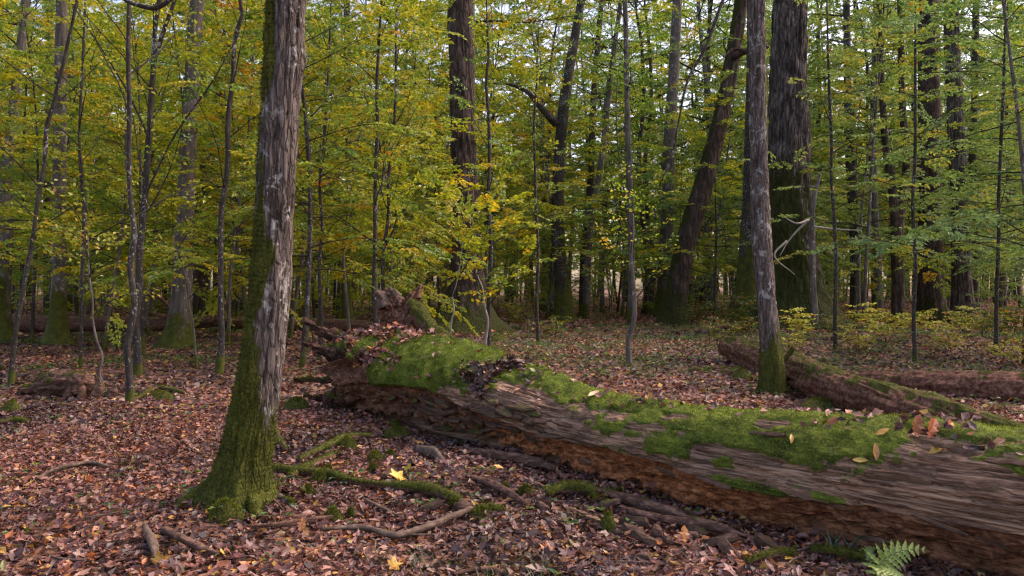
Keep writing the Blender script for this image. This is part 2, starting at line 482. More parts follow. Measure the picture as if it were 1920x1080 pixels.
def log_mat():
    """weathered wood: grain runs along local X; 'rot' and 'moss' come with the geometry"""
    n = NT('decaying_log_wood')
    g = n.coords((0.10, 1, 1)); iso = n.coords((1, 1, 1))
    wv = n.coords((0.35, 1, 1))
    a = n.noise(g, 75, 6, 0.75, 0.1); b = n.noise(g, 12, 5, 0.65, 0.2)
    w = n.ramp(n.math('ADD', n.math('MULTIPLY', a, 0.55), n.math('MULTIPLY', b, 0.45)),
               [(0.35, (0.035, 0.021, 0.017)), (0.42, (0.21, 0.108, 0.070)), (0.49, (0.41, 0.235, 0.152)), (0.60, (0.68, 0.44, 0.30))])
    ck = n.math('ABSOLUTE', n.math('SUBTRACT', n.noise(n.coords((0.05, 1, 1)), 30, 5, 0.62, 0.15), .5))
    ckf = n.ramp(ck, [(0.0, 1), (0.018, 0.5), (0.04, 0)])
    w = n.mix(n.math('MULTIPLY', ckf, .6), w, (0.03, 0.018, 0.014))
    w = n.mix(n.math('MULTIPLY', n.ramp(n.noise(n.coords((.5, 1, 1)), 60, 4, .8), [(.58, 0), (.78, 1)]), .2), w, (0.055, 0.036, 0.027))
    blot = n.ramp(n.noise(wv, 3.5, 4, 0.6), [(0.42, 0), (0.62, 1)])
    w = n.mix(n.math('MULTIPLY', blot, 0.5), w, (0.115, 0.075, 0.06))
    rn = n.noise(n.coords((0.45, 1, 1)), 30, 5, 0.7, 0.6)
    rcol = n.ramp(rn, [(0.32, (0.06, 0.024, 0.014)), (0.43, (0.24, 0.080, 0.034)), (0.55, (0.48, 0.175, 0.070)), (0.70, (0.66, 0.32, 0.16))])
    rdark = n.ramp(rn, [(0.30, (0.028, 0.017, 0.014)), (0.48, (0.10, 0.052, 0.036)), (0.68, (0.27, 0.15, 0.10))])
    rcol = n.mix(n.attr("orange"), rdark, rcol)
    col = n.mix(n.attr("rot"), w, rcol)
    mo = n.attr("moss"); mn = n.noise(iso, 18, 5, 0.7)
    mf = n.ramp(n.math('ADD', mo, n.math('MULTIPLY', n.math('SUBTRACT', mn, 0.5), 1.1)), [(0.40, 0), (0.60, 1)])
    mc = n.mix(n.ramp(n.math('ADD', n.math('MULTIPLY', n.noise(iso, 60, 4, 0.75), .5), n.math('MULTIPLY', n.noise(iso, 5, 4, 0.6), .5)), [(.38, 0), (.62, 1)]), (0.028, 0.046, 0.008), (0.19, 0.26, 0.034))
    col = n.mix(mf, col, mc)
    h = n.math('ADD', a, n.math('MULTIPLY', n.noise(iso, 90, 4, 0.75), 0.5))
    h = n.math('SUBTRACT', h, n.math('MULTIPLY', ckf, .5))
    return n.finish(col, n.bump(h, 1.0, 0.016), 0.85, 0.25)
M['log'] = log_mat()
def stone_mat():
    n = NT('dark_rotten_wood')
    v = n.coords((1, 1, 1))
    c = n.ramp(n.noise(n.coords((1, 1, 3)), 14, 5, 0.7), [(0.3, (0.035, 0.020, 0.016)), (0.48, (0.105, 0.055, 0.041)), (0.66, (0.25, 0.145, 0.11))])
    mo = n.attr("moss"); mn = n.noise(v, 22, 4, 0.7)
    mf = n.ramp(n.math('ADD', mo, n.math('MULTIPLY', n.math('SUBTRACT', mn, 0.5), 1.8)), [(0.45, 0), (0.68, 1)])
    c = n.mix(mf, c, n.mix(n.ramp(n.noise(v, 40, 4, .75), [(.35, 0), (.65, 1)]), MOSS_D, MOSS_L))
    return n.finish(c, n.bump(n.noise(v, 50, 5, 0.75), 1.0, 0.012), 0.9, 0.2)
M['rotten'] = stone_mat()
def dark_rot():
    n = NT('dark_ragged_wood')
    v = n.coords((1, 1, 1))
    c = n.ramp(n.noise(v, 18, 6, 0.75), [(0.35, (0.012, 0.007, 0.006)), (0.5, (0.055, 0.028, 0.021)), (0.68, (0.15, 0.085, 0.062))])
    mo = n.attr("moss"); mn = n.noise(v, 22, 4, 0.7)
    mf = n.ramp(n.math('ADD', mo, n.math('MULTIPLY', n.math('SUBTRACT', mn, 0.5), 1.8)), [(0.45, 0), (0.68, 1)])
    c = n.mix(mf, c, n.mix(n.ramp(n.noise(v, 40, 4, .75), [(.35, 0), (.65, 1)]), MOSS_D, MOSS_L))
    return n.finish(c, n.bump(n.noise(v, 50, 5, 0.75), 1.0, 0.015), 0.9, 0.2)
M['dark_rot'] = dark_rot()
def red_rot():
    n = NT('reddish_rotten_wood')
    v = n.coords((1, 1, 1))
    c = n.ramp(n.noise(v, 16, 6, 0.75), [(0.33, (0.022, 0.010, 0.008)), (0.47, (0.12, 0.052, 0.034)), (0.6, (0.24, 0.125, 0.085)), (.72, (.38, .25, .19))])
    mo = n.attr("moss"); mn = n.noise(v, 22, 4, 0.7)
    mf = n.ramp(n.math('ADD', mo, n.math('MULTIPLY', n.math('SUBTRACT', mn, 0.5), 1.8)), [(0.45, 0), (0.68, 1)])
    c = n.mix(mf, c, n.mix(n.ramp(n.noise(v, 40, 4, .75), [(.35, 0), (.65, 1)]), MOSS_D, MOSS_L))
    return n.finish(c, n.bump(n.noise(v, 50, 5, 0.75), 1.0, 0.012), 0.9, 0.2)
M['red_rot'] = red_rot()
def plate_mat():
    n = NT('loose_bark_plate')
    v = n.coords((1, 1, 1))
    oi = n.n("ShaderNodeObjectInfo")
    c = n.ramp(n.noise(n.coords((.4, 1, 1)), 30, 5, 0.7), [(0.3, (0.024, 0.014, 0.011)), (0.5, (0.10, 0.055, 0.039)), (0.7, (0.24, 0.145, 0.10))])
    c = n.mix(n.math('MULTIPLY', oi.outputs['Random'], .55), c, (0.06, 0.035, 0.025))
    mo = n.attr("moss"); mn = n.noise(v, 22, 4, 0.7)
    mf = n.ramp(n.math('ADD', n.math('ADD', mo, n.math('MULTIPLY', oi.outputs['Random'], .2)), n.math('MULTIPLY', n.math('SUBTRACT', mn, 0.5), 1.8)), [(0.45, 0), (0.68, 1)])
    c = n.mix(mf, c, n.mix(n.ramp(n.noise(v, 40, 4, .75), [(.35, 0), (.65, 1)]), MOSS_D, MOSS_L))
    return n.finish(c, n.bump(n.noise(v, 60, 5, 0.75), 1.0, 0.008), 0.85, 0.25)
M['plate'] = plate_mat()
M['cut_green'] = leaf_mat('fern_green', trans=0.35, gloss=0.04, vary=0.0)
# ------------------------------------------------------------------ the ground
def build_ground():
    vs = np.concatenate([np.linspace(-3, 12, 190), 12 + (np.linspace(0, 1, 150)[1:] ** 2.2) * 890])
    us = np.linspace(-1, 1, 210)
    us = np.sign(us) * np.abs(us) ** 1.25
    half = 6.0 + np.maximum(vs + 3, 0) * 1.05
    X = us[None, :] * half[:, None]; Y = vs[:, None] * np.ones((1, len(us)))
    Z = terrain(X, Y) + 0.03 * (fbm(np.stack([X * 5, Y * 5, 0 * X], -1), 31, 3) - 0.5) * ss(30, 12, Y)
    V = np.stack([X, Y, Z], -1).reshape(-1, 3)
    idx = np.arange(len(V)).reshape(X.shape)
    Q = np.stack([idx[:-1, :-1], idx[:-1, 1:], idx[1:, 1:], idx[1:, :-1]], -1).reshape(-1, 4)
    o = link("forest_floor", make_mesh("forest_floor", V, [Q], M['ground']))
    return tag(o, kind="structure")
floor = build_ground()

# ------------------------------------------------------------------ the great fallen log
LA = np.array([-1.83, 9.29]); LE = np.array([0.67, -0.742]); LE = LE / np.linalg.norm(LE)
log_yaw = math.atan2(LE[1], LE[0])
def log_world(p):
    """local (x along, y away from the camera side, z up) to world"""
    c, s = math.cos(log_yaw), math.sin(log_yaw)
    p = np.asarray(p, float)
    return np.stack([LA[0] + p[..., 0] * c - p[..., 1] * s, LA[1] + p[..., 0] * s + p[..., 1] * c, p[..., 2]], -1)

def build_log():
    nt = 780
    t = np.linspace(0, 8.3, nt)
    th = np.radians(np.concatenate([np.linspace(-42, 150, 175), np.linspace(150, 318, 34)[1:-1]]))
    r0 = np.interp(t, [0, .7, 1.5, 2.1, 2.9, 3.5, 4.1, 5.3, 6.2, 8.3], [.45, .47, .46, .43, .36, .322, .318, .345, .368, .39])
    Tt, H = np.meshgrid(t, th, indexing='ij')
    deg = np.degrees(H)
    rr = r0[:, None] * np.ones_like(H)
    arc = H * 0.38
    xyz = np.stack([Tt, np.sin(H) * .38, np.cos(H) * .38], -1)
    wide = fbm(xyz * [0.8, 1.8, 1.8], 51, 3) - .5
    rr = rr * (1 + 0.22 * wide)
    # back ridge under moss
    rr = rr + .07 * np.exp(-((deg + 16) / 14) ** 2) * np.exp(-((Tt - 3.1) / .85) ** 2) - .05 * np.exp(-((deg - 22) / 16) ** 2) * np.exp(-((Tt - 3.3) / .8) ** 2)
    led = np.interp(t, [0, 1, 2.2, 2.8, 3.4, 4.3, 5.0, 5.6, 6.4, 8.3], [92, 84, 82, 88, 88, 86, 93, 97, 92, 90])[:, None]
    led = led + 16 * (fbm(np.stack([Tt * 1.1, 0 * Tt, 0 * Tt + 3], -1), 61, 3) - .5) + 5 * (fbm(np.stack([Tt * 7, H * 0, H * 0], -1), 62, 2) - .5)
    side = ss(155, 140, deg)
    rot = ss(0, 2.5, deg - led) * side
    depth = np.interp(t, [0, 1.5, 2.7, 3.0, 3.8, 4.6, 5.2, 6.2, 8.3], [.09, .10, .09, .085, .08, .075, .05, .035, .03])[:, None]
    rec = rot * depth * (0.65 + 0.35 * ss(0, 30, deg - led))
    # second lip lower down
    l2 = led + 50 + 22 * (fbm(np.stack([Tt * .9 + 9, 0 * Tt, 0 * Tt], -1), 63, 3) - .5)
    rec = rec + ss(0, 2, deg - l2) * .05 * side
    rec = rec - .05 * np.exp(-((deg - l2 + 5) / 6) ** 2) * rot
    # moss cover
    mlim = np.interp(t, [0, 1.0, 2.3, 2.6, 3.0, 3.8, 4.3, 5.0, 5.6, 6.2, 6.6, 8.3], [45, 78, 76, 58, 30, 38, 48, 60, 60, 52, 32, 36])[:, None]
    patch = fbm(xyz * [1.6, 3.2, 3.2], 71, 4); fine = fbm(xyz * [6, 9, 9], 72, 3)
    moss = ss(14, -14, deg - mlim + 110 * (patch - .5) + 60 * (fine - .5))
    moss = np.maximum(moss, ss(.60, .70, patch + .25 * (fine - .5)) * ss(104, 80, deg) * ss(3.4, 4.2, Tt) * .9)
    moss = moss * (1 - ss(.62, .72, fbm(xyz * [2.5, 5, 5], 75, 3)) * ss(2.7, 3.2, Tt) * .9)
    moss = np.maximum(moss, .75 * np.exp(-((deg - led + 4) / 8) ** 2) * ss(.50, .60, fbm(xyz * [1.2, 2, 2], 76, 3)) * ss(3.9, 4.3, Tt))
    moss = np.maximum(moss, .85 * ss(34, 8, np.abs(deg - 2)) * ss(.34, .46, patch + .3 * (fine - .5)))
    moss = moss * ss(-43, -36, deg) + (deg > 300) * .8
    moss = np.clip(moss, 0, 1) * (1 - rot * .92)
    rot = np.maximum(rot, ss(1.7, 1.1, Tt) * (1 - ss(.3, .8, moss)))
    wood = (1 - rot) * (1 - moss)
    # grain, cracks and torn ledges
    g1 = fbm(np.stack([Tt * 1.1, arc * 16, 0 * arc], -1) + 2 * wide[..., None], 81, 4)
    g2 = 1 - np.abs(2 * fbm(np.stack([Tt * .7, arc * 26, 0 * arc + 5], -1), 82, 3) - 1)
    g3 = 1 - np.abs(2 * fbm(np.stack([Tt * 1.3, arc * 52, 0 * arc + 8], -1), 84, 2) - 1)
    rr = rr + wood * (.034 * (g1 - .5)) - wood * (.026 * g2 ** 6 + .010 * g3 ** 5) + wood * .010 * ss(.52, .56, fbm(np.stack([Tt * 1.6, arc * 9, 0 * arc + 2], -1), 96, 3))
    sw = (arc / .05 + 5 * fbm(np.stack([Tt * .55, arc * 4, 0 * arc], -1), 83, 3)) % 1.0
    terr = ss(4.6, 5.6, Tt) * (1 - moss) * ss(60, 80, deg)
    rr = rr + terr * .022 * (sw ** 2 - .5) * side
    crumb = fbm(xyz * [8, 15, 15], 85, 5) - .5
    crumb2 = np.abs(2 * fbm(xyz * [5, 12, 12], 86, 3) - 1)
    pits = ss(.56, .72, fbm(xyz * [2.6, 7, 7], 97, 4))
    rr = rr - rot * pits * .07
    rr = rr + rot * (.12 * crumb + .05 * (crumb2 - .2)) + rot * ss(1.3, .3, Tt) * .34 * (fbm(xyz * [5, 6, 6], 94, 4) - .5)
    rr = rr + moss * (.028 + .05 * (fbm(xyz * 5, 87, 3) - .5) + .035 * (fbm(xyz * 14, 88, 3) - .5))
    lf = ss(2.9, 1.8, Tt) * moss
    rr = rr + lf * (.03 + .15 * (fbm(xyz * 3.6, 89, 3) - .5) + .07 * (fbm(xyz * 9, 90, 2) - .5))
    rr = rr - rec
    cz = r0 - .055
    cyy = .10 * np.sin(t * .9 + .6) - .26 * ss(2.8, 6.6, t)
    x = Tt + np.exp(-Tt / .35) * (.95 * (fbm(np.stack([0 * H, np.sin(H) * 3.6, np.cos(H) * 3.6], -1), 91, 4) - .5))
    Yl = cyy[:, None] - np.sin(H) * rr * 1.03
    Zl = cz[:, None] + np.cos(H) * rr
    V = np.stack([x, Yl, Zl], -1)
    # hollow throat of the broken end
    inner = []
    for (dx, f) in ((.10, .86), (.30, .72), (.6, .60), (.95, .40), (1.2, .1)):
        c0 = np.array([0, cyy[0], cz[0]])
        q = V[0].copy(); q[:, 1:] = c0[1:] + (q[:, 1:] - c0[1:]) * f * (1 + .12 * (fbm(q * 9, 93, 2)[:, None] - .5)); q[:, 0] += dx
        inner.insert(0, q)
    V = np.concatenate([np.array(inner), V], 0)
    pad = len(inner)
    def ext(a, v): return np.concatenate([np.full((pad, a.shape[1]), v), a], 0).ravel()
    n0, n1 = V.shape[:2]
    idx = np.arange(n0 * n1).reshape(n0, n1)
    Q = np.stack([idx[:-1], idx[1:], np.roll(idx[1:], -1, 1), np.roll(idx[:-1], -1, 1)], -1).reshape(-1, 4)
    orange = np.clip(np.interp(t, [0, 2.4, 2.9, 5.2, 6.2, 8.3], [.15, .3, 1, 1, .45, .25])[:, None] * np.ones_like(H) * (1 - .7 * ss(0, 6, deg - l2)), 0, 1)
    Vf = V.reshape(-1, 3)
    center = np.stack([Vf[:, 0], Vf[:, 0] * 0, Vf[:, 0] * 0 + .34], -1)
    base = thing("fallen_log", (LA[0], LA[1], 0), "huge decaying trunk, mossy on top and rotted orange underneath, reaching to the right corner", "log", rz=log_yaw)
    body = link("trunk", make_mesh("log_trunk", Vf, [Q], M['log'], attrs={"moss": ext(moss, 0), "rot": ext(rot, 1), "orange": ext(orange, 0)}), base)
    mo = ext(moss, 0); nf = nrm(Vf - center)
    nfv = nf
    g = Geo()
    w = np.where(mo > .35, mo, 0) * np.concatenate([np.zeros(pad * n1), (np.gradient(th)[None, :] * np.ones((nt, 1))).ravel()])
    cnt = 120000
    i = rng.choice(len(Vf), size=cnt, p=w / w.sum())
    lush = ss(3.0, 2.2, Vf[i, 0])
    pal = np.array([[0.085, 0.135, 0.014], [0.19, 0.26, 0.030], [0.040, 0.066, 0.010], [0.29, 0.35, 0.06], [0.16, 0.13, 0.045]])
    cc = pal[rng.choice(5, cnt, p=[.36, .30, .20, .10, .04])] * (.75 + .5 * rng.random((cnt, 1)))
    cc = cc * (1 + (1 - lush)[:, None] * np.array([.35, .22, .2]))
    add_tufts(g, Vf[i] + rng.normal(0, .006, (cnt, 3)), nfv[i] * .7 + np.array([0, 0, .5]), rng.uniform(.006, .016, cnt) * (1 + .7 * lush), .0038, cc, .9)
    tag(link("moss", g.mesh("log_moss", M['moss_blade']), base), kind="stuff")
    return base, body, Vf, np.concatenate([f for f in [Q]]), mo
log_root, log_body, LV, LQ, LM = build_log()
LW = log_world(LV)
log_tree = BVHTree.FromPolygons([tuple(v) for v in LW], [tuple(q) for q in LQ.tolist()])

def hit_log(px, py):
    o = Vector((0, 0, CAM_H)); d = Vector(((px - 960) / F_PX, 1, -(py - HOR) / F_PX)).normalized()
    loc, n, i, dist = log_tree.ray_cast(o, d)
    if loc is None: return None
    if n.dot(d) > 0: n = -n
    return np.array(loc), np.array(n)

def to_local(root, p):
    q = root.matrix_basis.inverted() @ Vector([float(c) for c in p])
    return np.array(q)

def limb(name, parent, wpts, radii, mat, nu=14, nv=50, moss_amt=0.0, moss_up=True, seed=1, rough=.012, freq=26, stretch=4, blades=0, ridge=0.0, rfreq=30, lobes=.25, world=False, blen=(.008, .02)):
    """rough limb through world points, child of parent"""
    pts = np.array([to_local(parent, p) if parent is not None else p for p in wpts])
    def mf(V, ring, s):
        nz = fbm(V * 7, seed + 5, 3)
        up = ring[..., 2] if moss_up else np.ones_like(nz) * .6
        return np.clip(ss(.15, .75, .5 * up + .5 + (nz - .5) * 1.2 - (1 - moss_amt) * .9), 0, 1) if moss_amt > 0 else np.zeros_like(nz)
    V, F, A, N = tube(pts, radii, nu, nv, rough, freq, stretch, seed, lobes, None, mf, True, ridge, rfreq)
    o = link(name, make_mesh(name, V, F, mat, attrs=A), parent)
    if blades:
        g = moss_on(V, N, A["moss"], blades, L=blen)
        if g: tag(link("moss", g.mesh("moss", M['moss_blade']), o), kind="stuff")
    return o

# torn roots at the broken end
for k, (a, b, c, ra, rb, rc, ms) in enumerate([
        ((745, 665, 9.2), (655, 643, 9.25), (566, 602, 9.2), .17, .115, .025, .35),
        ((735, 700, 9.0), (650, 676, 9.0), (568, 643, 9.0), .18, .12, .03, .1),
        ((715, 730, 9.0), (650, 718, 9.0), (552, 712, 8.95), .14, .07, .025, .6),
        ((710, 765, 8.9), (650, 755, 8.85), (570, 742, 8.75), .13, .075, .025, .4),
        ((700, 770, 9.0), (670, 740, 9.2), (628, 690, 9.3), .16, .12, .04, .0),
        ((735, 640, 9.5), (690, 636, 9.7), (640, 628, 9.9), .15, .08, .02, .6)]):
    limb("broken_root", log_root, [P(*a), P(*b), P(*c)], [ra, rb, rc], M['dark_rot'], 34, 90, ms, True, 300 + k, .055, 14, 4, 1500 if ms > .3 else 0, .06, 22, .4)
# massive decayed root mass under the spikes
limb("root_mass", log_root, [P(800, 760, 9.2), P(720, 748, 9.1), P(640, 755, 9.1), P(600, 775, 9.1)], [.28, .33, .20, .05], M['dark_rot'], 60, 90, .15, True, 333, .07, 9, 1.5, 0, .05, 12, .4)

# bark plates stepping down below the moss on the left half
def slab_mesh(name, seed, L=.12, Wd=.06, H=.022):
    r = np.random.default_rng(seed)
    n = 7
    a = np.linspace(0, 2 * np.pi, n, endpoint=False) + r.normal(0, .18, n)
    x = np.cos(a) * L * .5 * (1 + r.normal(0, .15, n)); y = np.sin(a) * Wd * .5 * (1 + r.normal(0, .15, n))
    top = np.stack([x * .82, y * .82, np.full(n, H) + r.normal(0, H * .25, n)], -1)
    bot = np.stack([x, y, -H + r.normal(0, H * .2, n)], -1)
    mid = np.stack([x * 1.04, y * 1.04, r.normal(0, H * .2, n)], -1)
    V = np.concatenate([bot, mid, top, [[0, 0, H * 1.15]]])
    i = np.arange(n); j = (i + 1) % n
    Q = np.concatenate([np.stack([i, j, n + j, n + i], -1), np.stack([n + i, n + j, 2 * n + j, 2 * n + i], -1)])
    T = np.stack([np.full(n, 3 * n), 2 * n + i, 2 * n + j], -1)
    return make_mesh(name, V, [Q, T], M['plate'], smooth=False, attrs={"moss": np.concatenate([np.zeros(2 * n), np.full(n + 1, .5 if seed % 3 == 0 else .25)])})
slabs = [slab_mesh("bark_plate", 500 + k) for k in range(7)]
inv = log_root.matrix_basis.inverted()
def orient(zdir, xdir):
    z = nrm(np.asarray(zdir, float)); x = np.asarray(xdir, float); x = nrm(x - z * x.dot(z)); y = np.cross(z, x)
    return Matrix((x, y, z)).transposed().to_4x4()
lx = np.array([LE[0], LE[1], 0])
cnt = 0
for row in range(5):
    for px in np.arange(735 + row * 22, 1010 + row * 8, 24.0):
        py = 742 + row * 12.5 + (px - 735) * .10 + R.uniform(-5, 5)
        h = hit_log(px + R.uniform(-5, 5), py)
        if h is None: continue
        p, n = h
        z = nrm(n * .75 + np.array([0, 0, .9]) + np.array([R.uniform(-.2, .2) for _ in range(3)]))
        m = Matrix.Translation(Vector(p + n * .03)) @ orient(z, lx + np.array([R.uniform(-.3, .3), R.uniform(-.3, .3), R.uniform(-.25, .1)]))
        o = link("bark_plate", R.choice(slabs), log_root)
        s = R.uniform(.5, 1.6)
        o.matrix_basis = inv @ m @ Matrix.Diagonal((s * R.uniform(1.2, 2.2), s, R.uniform(.35, .75), 1))
        cnt += 1
# loose sheets of wood lying on the flank
def splinter_mesh(name, seed):
    r = np.random.default_rng(seed); n = 9
    x = np.linspace(-.5, .5, n); w = (.5 - np.abs(x) ** 1.5) * (1 + r.normal(0, .25, n)) * .35 + .03
    up = np.stack([x, w + r.normal(0, .03, n), .08 + r.normal(0, .02, n)], -1); lo = np.stack([x, -w * .8 + r.normal(0, .03, n), .05 + r.normal(0, .02, n)], -1)
    V = np.concatenate([up, lo, up - [0, 0, .12], lo - [0, 0, .12]])
    i = np.arange(n - 1)
    Q = np.concatenate([np.stack([n + i, n + i + 1, i + 1, i], -1), np.stack([2 * n + i, 2 * n + i + 1, 3 * n + i + 1, 3 * n + i], -1),
                        np.stack([i, i + 1, 2 * n + i + 1, 2 * n + i], -1), np.stack([3 * n + i, 3 * n + i + 1, n + i + 1, n + i], -1)])
    z = np.zeros(len(V))
    return make_mesh(name, V, [Q], M['log'], smooth=False, attrs={"moss": z, "rot": z, "orange": z})
spl = [splinter_mesh("wood_splinter", 700 + k) for k in range(4)]
for (px, py, L, W, t) in [(1665, 892, .42, .10, .02), (1500, 925, .30, .09, .06), (1400, 872, .16, .05, .05), (1895, 868, .35, .06, .0), (1560, 945, .22, .05, .1),
                          (1340, 905, .25, .06, .1), (1250, 885, .18, .05, .1), (1440, 815, .28, .04, .05), (1790, 842, .3, .05, .1), (1630, 1010, .3, .05, .05),
                          (1875, 1022, .22, .05, .1), (1760, 985, .26, .04, .0), (1100, 865, .2, .06, .15), (1060, 800, .25, .04, .0), (1180, 845, .16, .04, .2)]:
    h = hit_log(px, py)
    if h is None: continue
    p, n = h
    o = link("wood_splinter", R.choice(spl), log_root)
    o.matrix_basis = inv @ Matrix.Translation(Vector(p + n * .006)) @ orient(n + np.array([0, 0, .1]), lx + np.array([0, 0, -t])) @ Matrix.Diagonal((L, W * 1.6, .14, 1))

# ------------------------------------------------------------------ tree trunks placed one by one
def path_from(d, pts, top_h, ddepth=0.0):
    """pts: [(px, py, width px)...] from the ground up; first point's py is ignored (set by depth). Returns world pts, radii"""
    out, rad = [], []
    for k, (px, py, w) in enumerate(pts):
        dd = d + ddepth * k
        q = P(px, py, dd)
        if k == 0:
            q[2] = tz(q[0], q[1]) - .12
        out.append(q); rad.append(w * .5 / F_PX * dd)
    last, prev = out[-1], out[-2]
    dirn = nrm(last - prev)
    z = last[2]; r = rad[-1]
    steps = 4
    if top_h > z + 1:
        for k in range(1, steps + 1):
            dirn = nrm(dirn * .75 + np.array([0, 0, .25]))
            st = (top_h - z) / steps
            out.append(out[-1] + dirn * st / max(dirn[2], .5)); rad.append(r * (1 - .82 * k / steps))
    return np.array(out), np.array(rad)

NAMED = []      # (px at eye height, short description) for labelling the far trees
def named_tree(name, label, d, pts, mat, top_h=16, moss_h=.5, flare=None, nu=28, nv=120, ridge=.01, rfreq=28, rough=.012, freq=12, lobes=.06,
               side=None, side_amt=0.0, blades=0, seed=1, group=None, knots=None, cat="tree", desc=None, stretch=6, side_top=99, ddepth=0.0, mossz=None):
    W, rad = path_from(d, pts, top_h, ddepth)
    root = thing(name, W[0] + [0, 0, .12], label, cat, group)
    L = W - (W[0] + [0, 0, .12])
    def mf(V, ring, s):
        nz = (fbm(V * np.array([5, 5, 2.0]), seed + 5, 3) - .5) * 1.7
        h = V[..., 2]
        m = ss(moss_h * 1.5, moss_h * .4, h + nz * moss_h * 1.3)
        if side is not None:
            c = np.cos(np.arctan2(ring[..., 1], ring[..., 0]) - side)
            m = np.maximum(m, ss(1 - side_amt, 1.25 - side_amt, c * .5 + .5 + nz * .6) * ss(side_top, side_top * .5, h))
            if mossz is not None: m = np.maximum(m, ss(mossz[0] + mossz[1], mossz[0], h + nz * .8 - .9 * np.clip(c, 0, 1)))
        return m
    V, F, A, N = tube(L, rad, nu, nv, rough, freq, stretch, seed, lobes, flare, mf, True, ridge, rfreq, knots)
    tr = link("trunk", make_mesh(name + "_trunk", V, F, mat, attrs=A), root)
    if blades:
        lowm = np.where(V[:, 2] < 4.5, A["moss"], 0)
        g = moss_on(V, N, lowm, blades)
        if g: tag(link("moss", g.mesh(name + "_moss", M['moss_blade']), root), kind="stuff")
    k = np.argmin(np.abs(W[:, 2] - CAM_H))
    NAMED.append((W[k][0] / W[k][1] * F_PX + 960, desc))
    return root, W, rad
pi = math.pi
T = {}
T['A'] = named_tree("hornbeam_tree", "grey tree with flaking pale bark and a moss covered left flank, nearest of all", 5.25,
    [(447, 0, 92), (462, 840, 86), (482, 740, 82), (496, 640, 78), (509, 500, 76), (518, 300, 73), (533, 120, 71), (539, 0, 71), (543, -80, 70)],
    M['bark_grey'], 17, .30, (.19, .13, [(-2.85, 9, 1.6), (-2.1, 14, .8), (-1.35, 12, 1.2), (-.55, 12, 1.0), (.1, 9, 1.3), (1.6, 6, .9), (2.7, 9, .9)]), 120, 520, .017, 34, .012, 16, .10,
    side=-2.75, side_amt=.31, blades=70000, seed=21, desc="the nearest flaking grey tree", knots=[(3.05, -.3, .06, .03)], stretch=9, mossz=(.15, .8))
T['B'] = named_tree("hornbeam_tree", "straight slender grey tree with a mossy foot, standing between the two big logs", 10.8,
    [(1446, 0, 46), (1448, 690, 44), (1442, 620, 38), (1437, 560, 36), (1428, 450, 37), (1423, 300, 34), (1420, 150, 33), (1419, 0, 33), (1418, -80, 32)],
    M['bark_grey'], 15, .55, (.10, .14, [(-2.6, 5, .9), (-1.3, 6, .6), (-.5, 5, .9), (1.5, 5, .7)]), 72, 340, .014, 30, .010, 12, .08,
    side=-.2, side_amt=.30, side_top=1.2, blades=12000, seed=22, desc="the slim grey tree between the logs")
T['C'] = named_tree("oak_tree", "giant old oak with furrowed bark and moss climbing its foot, behind the slim grey tree", 24.5,
    [(1487, 0, 118), (1484, 520, 104), (1481, 420, 88), (1479, 250, 78), (1479, 100, 70), (1482, 0, 64), (1484, -80, 62)],
    M['bark_oak'], 26, 1.6, (.75, .6, [(-2.7, 4, .9), (-1.5, 5, .7), (-.5, 3, 1.0), (.9, 4, .8), (2.2, 4, .8)]), 110, 300, .085, 9, .05, 3, .07,
    side=-2.3, side_amt=.48, side_top=6.5, blades=26000, seed=23, desc="the giant mossy oak", knots=[(5.0, -2.0, .35, .10), (3.6, -1.2, .25, .08)])
T['D'] = named_tree("oak_tree", "massive dark oak with a wide flared mossy foot, rising behind the broken stump", 25,
    [(872, 0, 84), (874, 540, 66), (876, 420, 58), (870, 300, 50), (866, 150, 47), (862, 0, 46), (860, -80, 45)],
    M['bark_pine'], 24, 1.3, (1.05, .55, [(-2.9, 4, 1.1), (-1.9, 5, .7), (-1.0, 5, .7), (-.2, 4, 1.0), (1.5, 4, .8)]), 90, 250, .07, 10, .045, 3, .08,
    blades=15000, seed=24, desc="the dark oak with a flared foot")
T['E'] = named_tree("leaning_tree", "dark tree leaning steeply to the right with reddish bark and a black mossy underside", 30,
    [(1262, 0, 46), (1268, 560, 40), (1288, 450, 39), (1312, 370, 37), (1340, 270, 33), (1362, 170, 30), (1378, 80, 28), (1390, 0, 26)],
    M['bark_pine'], 15, .9, (.35, .4, [(-2.8, 4, 1.0), (-1.2, 5, .6), (0, 4, .8), (2, 4, .6)]), 48, 200, .035, 8, .03, 4, .08,
    side=3.0, side_amt=.35, blades=6000, seed=25, desc="the leaning dark tree")
T['F'] = named_tree("lime_tree", "tall grey tree with a broad mossy foot, right of the twin lichen stems", 18.8,
    [(335, 0, 46), (340, 560, 38), (345, 450, 36), (350, 330, 32), (357, 200, 29), (364, 90, 28), (370, 0, 27)],
    M['bark_hornbeam'], 18, .75, (.30, .30, [(-2.9, 5, 1.0), (-1.4, 5, .5), (-.2, 5, .8), (1.6, 4, .8)]), 56, 220, .02, 14, .015, 6, .06, blades=7000, seed=26, desc="the tall grey tree with a mossy foot")
T['G'] = named_tree("lime_tree", "straight brownish tree with green mossy foot in front of the far fallen log", 19.7,
    [(108, 0, 32), (110, 560, 28), (111, 400, 25), (113, 200, 23), (115, 60, 22), (116, 0, 21)],
    M['bark_hornbeam'], 17, 1.15, (.30, .28, [(-2.9, 5, 1.0), (-1.4, 5, .5), (-.1, 5, .9), (1.6, 4, .8)]), 44, 180, .014, 14, .012, 6, .06, blades=5000, seed=27, desc="the straight brown-grey tree")
